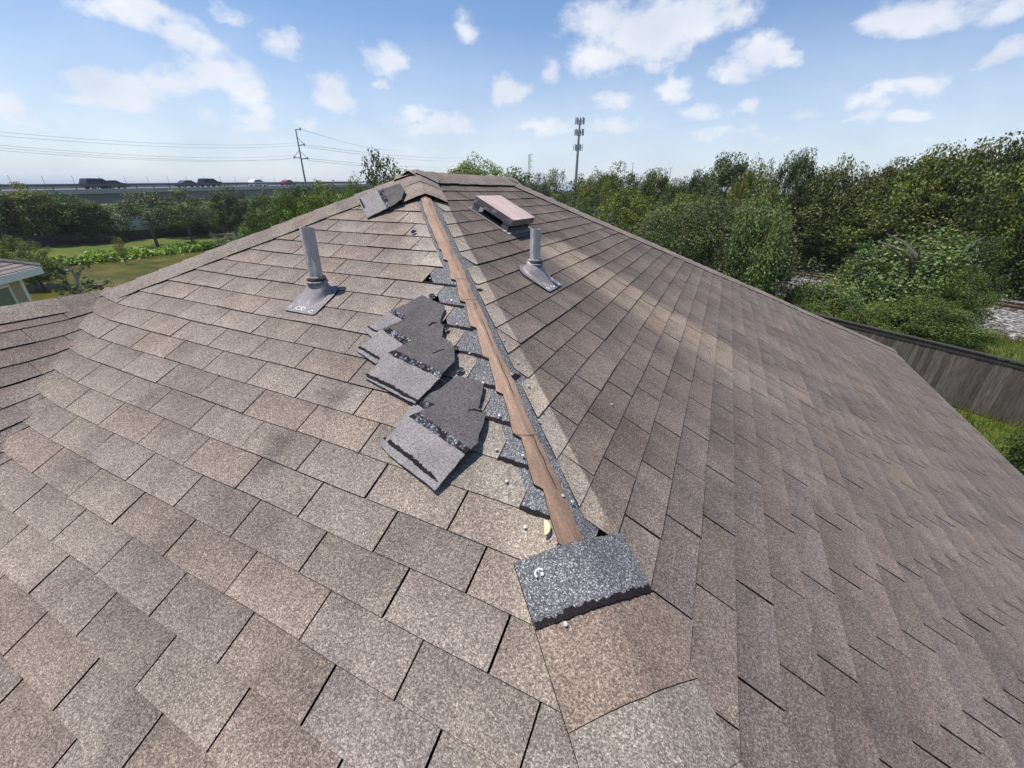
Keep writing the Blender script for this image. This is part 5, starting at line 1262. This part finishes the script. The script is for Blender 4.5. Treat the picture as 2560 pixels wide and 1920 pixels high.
mb = MB(); z = -6.7; k = 0
nb(mb, ov+.02, LU-ov, ov+.02, LV-ov, -6.7, ze2-.205, M_tan)
while z < ze2-.25: nb(mb, ov+.12, LU-ov, ov+.002+.0, ov+.018, z, z+.17, M_tan, (1, 1, 1)); z += .175
mb.build('wall', nh)
mb = MB(); nb(mb, ov-.02, ov+.115, ov-.02, ov+.06, -6.7, ze2-.21, M_white); mb.build('corner_trim', nh)
wu0, wu1, wz0, wz1 = ov+.62, ov+1.75, -4.35, -2.98
wn = MB(); t_ = .07
for (a, b, z0, z1) in ((wu0, wu0+t_, wz0, wz1), (wu1-t_, wu1, wz0, wz1), (wu0+t_, wu1-t_, wz1-t_, wz1), (wu0+t_, wu1-t_, wz0, wz0+t_), (wu0+t_, wu1-t_, (wz0+wz1)/2-.03, (wz0+wz1)/2+.03)): nb(wn, a, b, ov-.03, ov+.001, z0, z1, M_white)
wo_ = wn.build('window', nh)
M_blind = simple('window_blinds', (.17, .185, .18), .35, .6, var=.12, sc=30, st=(.1, .1, 3))
mb = MB(); nb(mb, wu0+t_, wu1-t_, ov-.012, ov-.002, (wz0+wz1)/2+.03, wz1-t_, M_blind); pn = mb.build('pane'); pn.parent = wo_; pn.location = -(wloc(wo_)); pn.location = Vector((0, 0, 0))
mb = MB(); nb(mb, wu0+t_, wu1-t_, ov-.012, ov-.002, wz0+t_, (wz0+wz1)/2-.03, M_glass); pn2 = mb.build('pane'); pn2.parent = wo_; pn2.location = Vector((0, 0, 0))

# ------------------------------------------------------------------ far woods
g_ = np.random.default_rng(8)
def far_wood(name, n, az0, az1, d0, d1, label):
    P = []; 
    for _ in range(n):
        a = g_.uniform(az0, az1); d = g_.uniform(d0, d1); P.append((CC[0]+math.sin(a)*d, CC[1]+math.cos(a)*d, -7.5))
    vs = []; fs = []; cs = []
    for (x, y, z) in P:
        w = g_.uniform(7, 14); h = g_.uniform(4.0, 6.6)*(1.0)
        m_ = 26; th = g_.uniform(0, 2*PI, m_); u = g_.uniform(0, 1, m_); q = np.sqrt(1-u*u); 
        for i in range(m_):
            c_ = np.array((x+math.cos(th[i])*q[i]*w/2, y+math.sin(th[i])*q[i]*w/2, z+u[i]*h)); a = g_.normal(size=3); a /= np.linalg.norm(a); b = np.cross(a, g_.normal(size=3)); b /= np.linalg.norm(b); s_ = w*.16
            o = len(vs); vs += [tuple(c_-a*s_), tuple(c_-b*s_), tuple(c_+a*s_), tuple(c_+b*s_)]; fs.append((o, o+1, o+2, o+3)); t = g_.uniform(.6, 1.3); cs.append((t, t, t))
    mb = MB(); mb.v = vs; mb.mat(L_dark); mb.f = fs; mb.mi = [0]*len(fs); mb.c = cs; o = mb.build(name); tag(o, label, 'wood', kind='stuff'); return o
far_wood('distant_wood', 700, math.radians(-85), math.radians(-38), 260, 900, 'low hazy line of woods on the horizon behind the overpass')
far_wood('distant_wood', 500, math.radians(-40), math.radians(40), 130, 500, 'woods beyond the roof ridge and behind the near trees')

# ------------------------------------------------------------------ haze
hz = bpy.data.materials.new('haze_air'); hz.use_nodes = True; t = hz.node_tree; t.nodes.clear(); pv = t.nodes.new('ShaderNodeVolumePrincipled'); pv.inputs['Color'].default_value = (.80, .88, 1.0, 1); pv.inputs['Density'].default_value = 0.00025; pv.inputs['Anisotropy'].default_value = 0.2
oo = t.nodes.new('ShaderNodeOutputMaterial'); t.links.new(pv.outputs[0], oo.inputs['Volume'])
mb = MB(); mb.box(-9500, 9500, -3500, 12500, -10.5, 36, hz); hzo = mb.build('haze'); tag(hzo, kind='stuff')
hzo['label'] = 'pale summer haze over the distance'; hzo['category'] = 'haze'
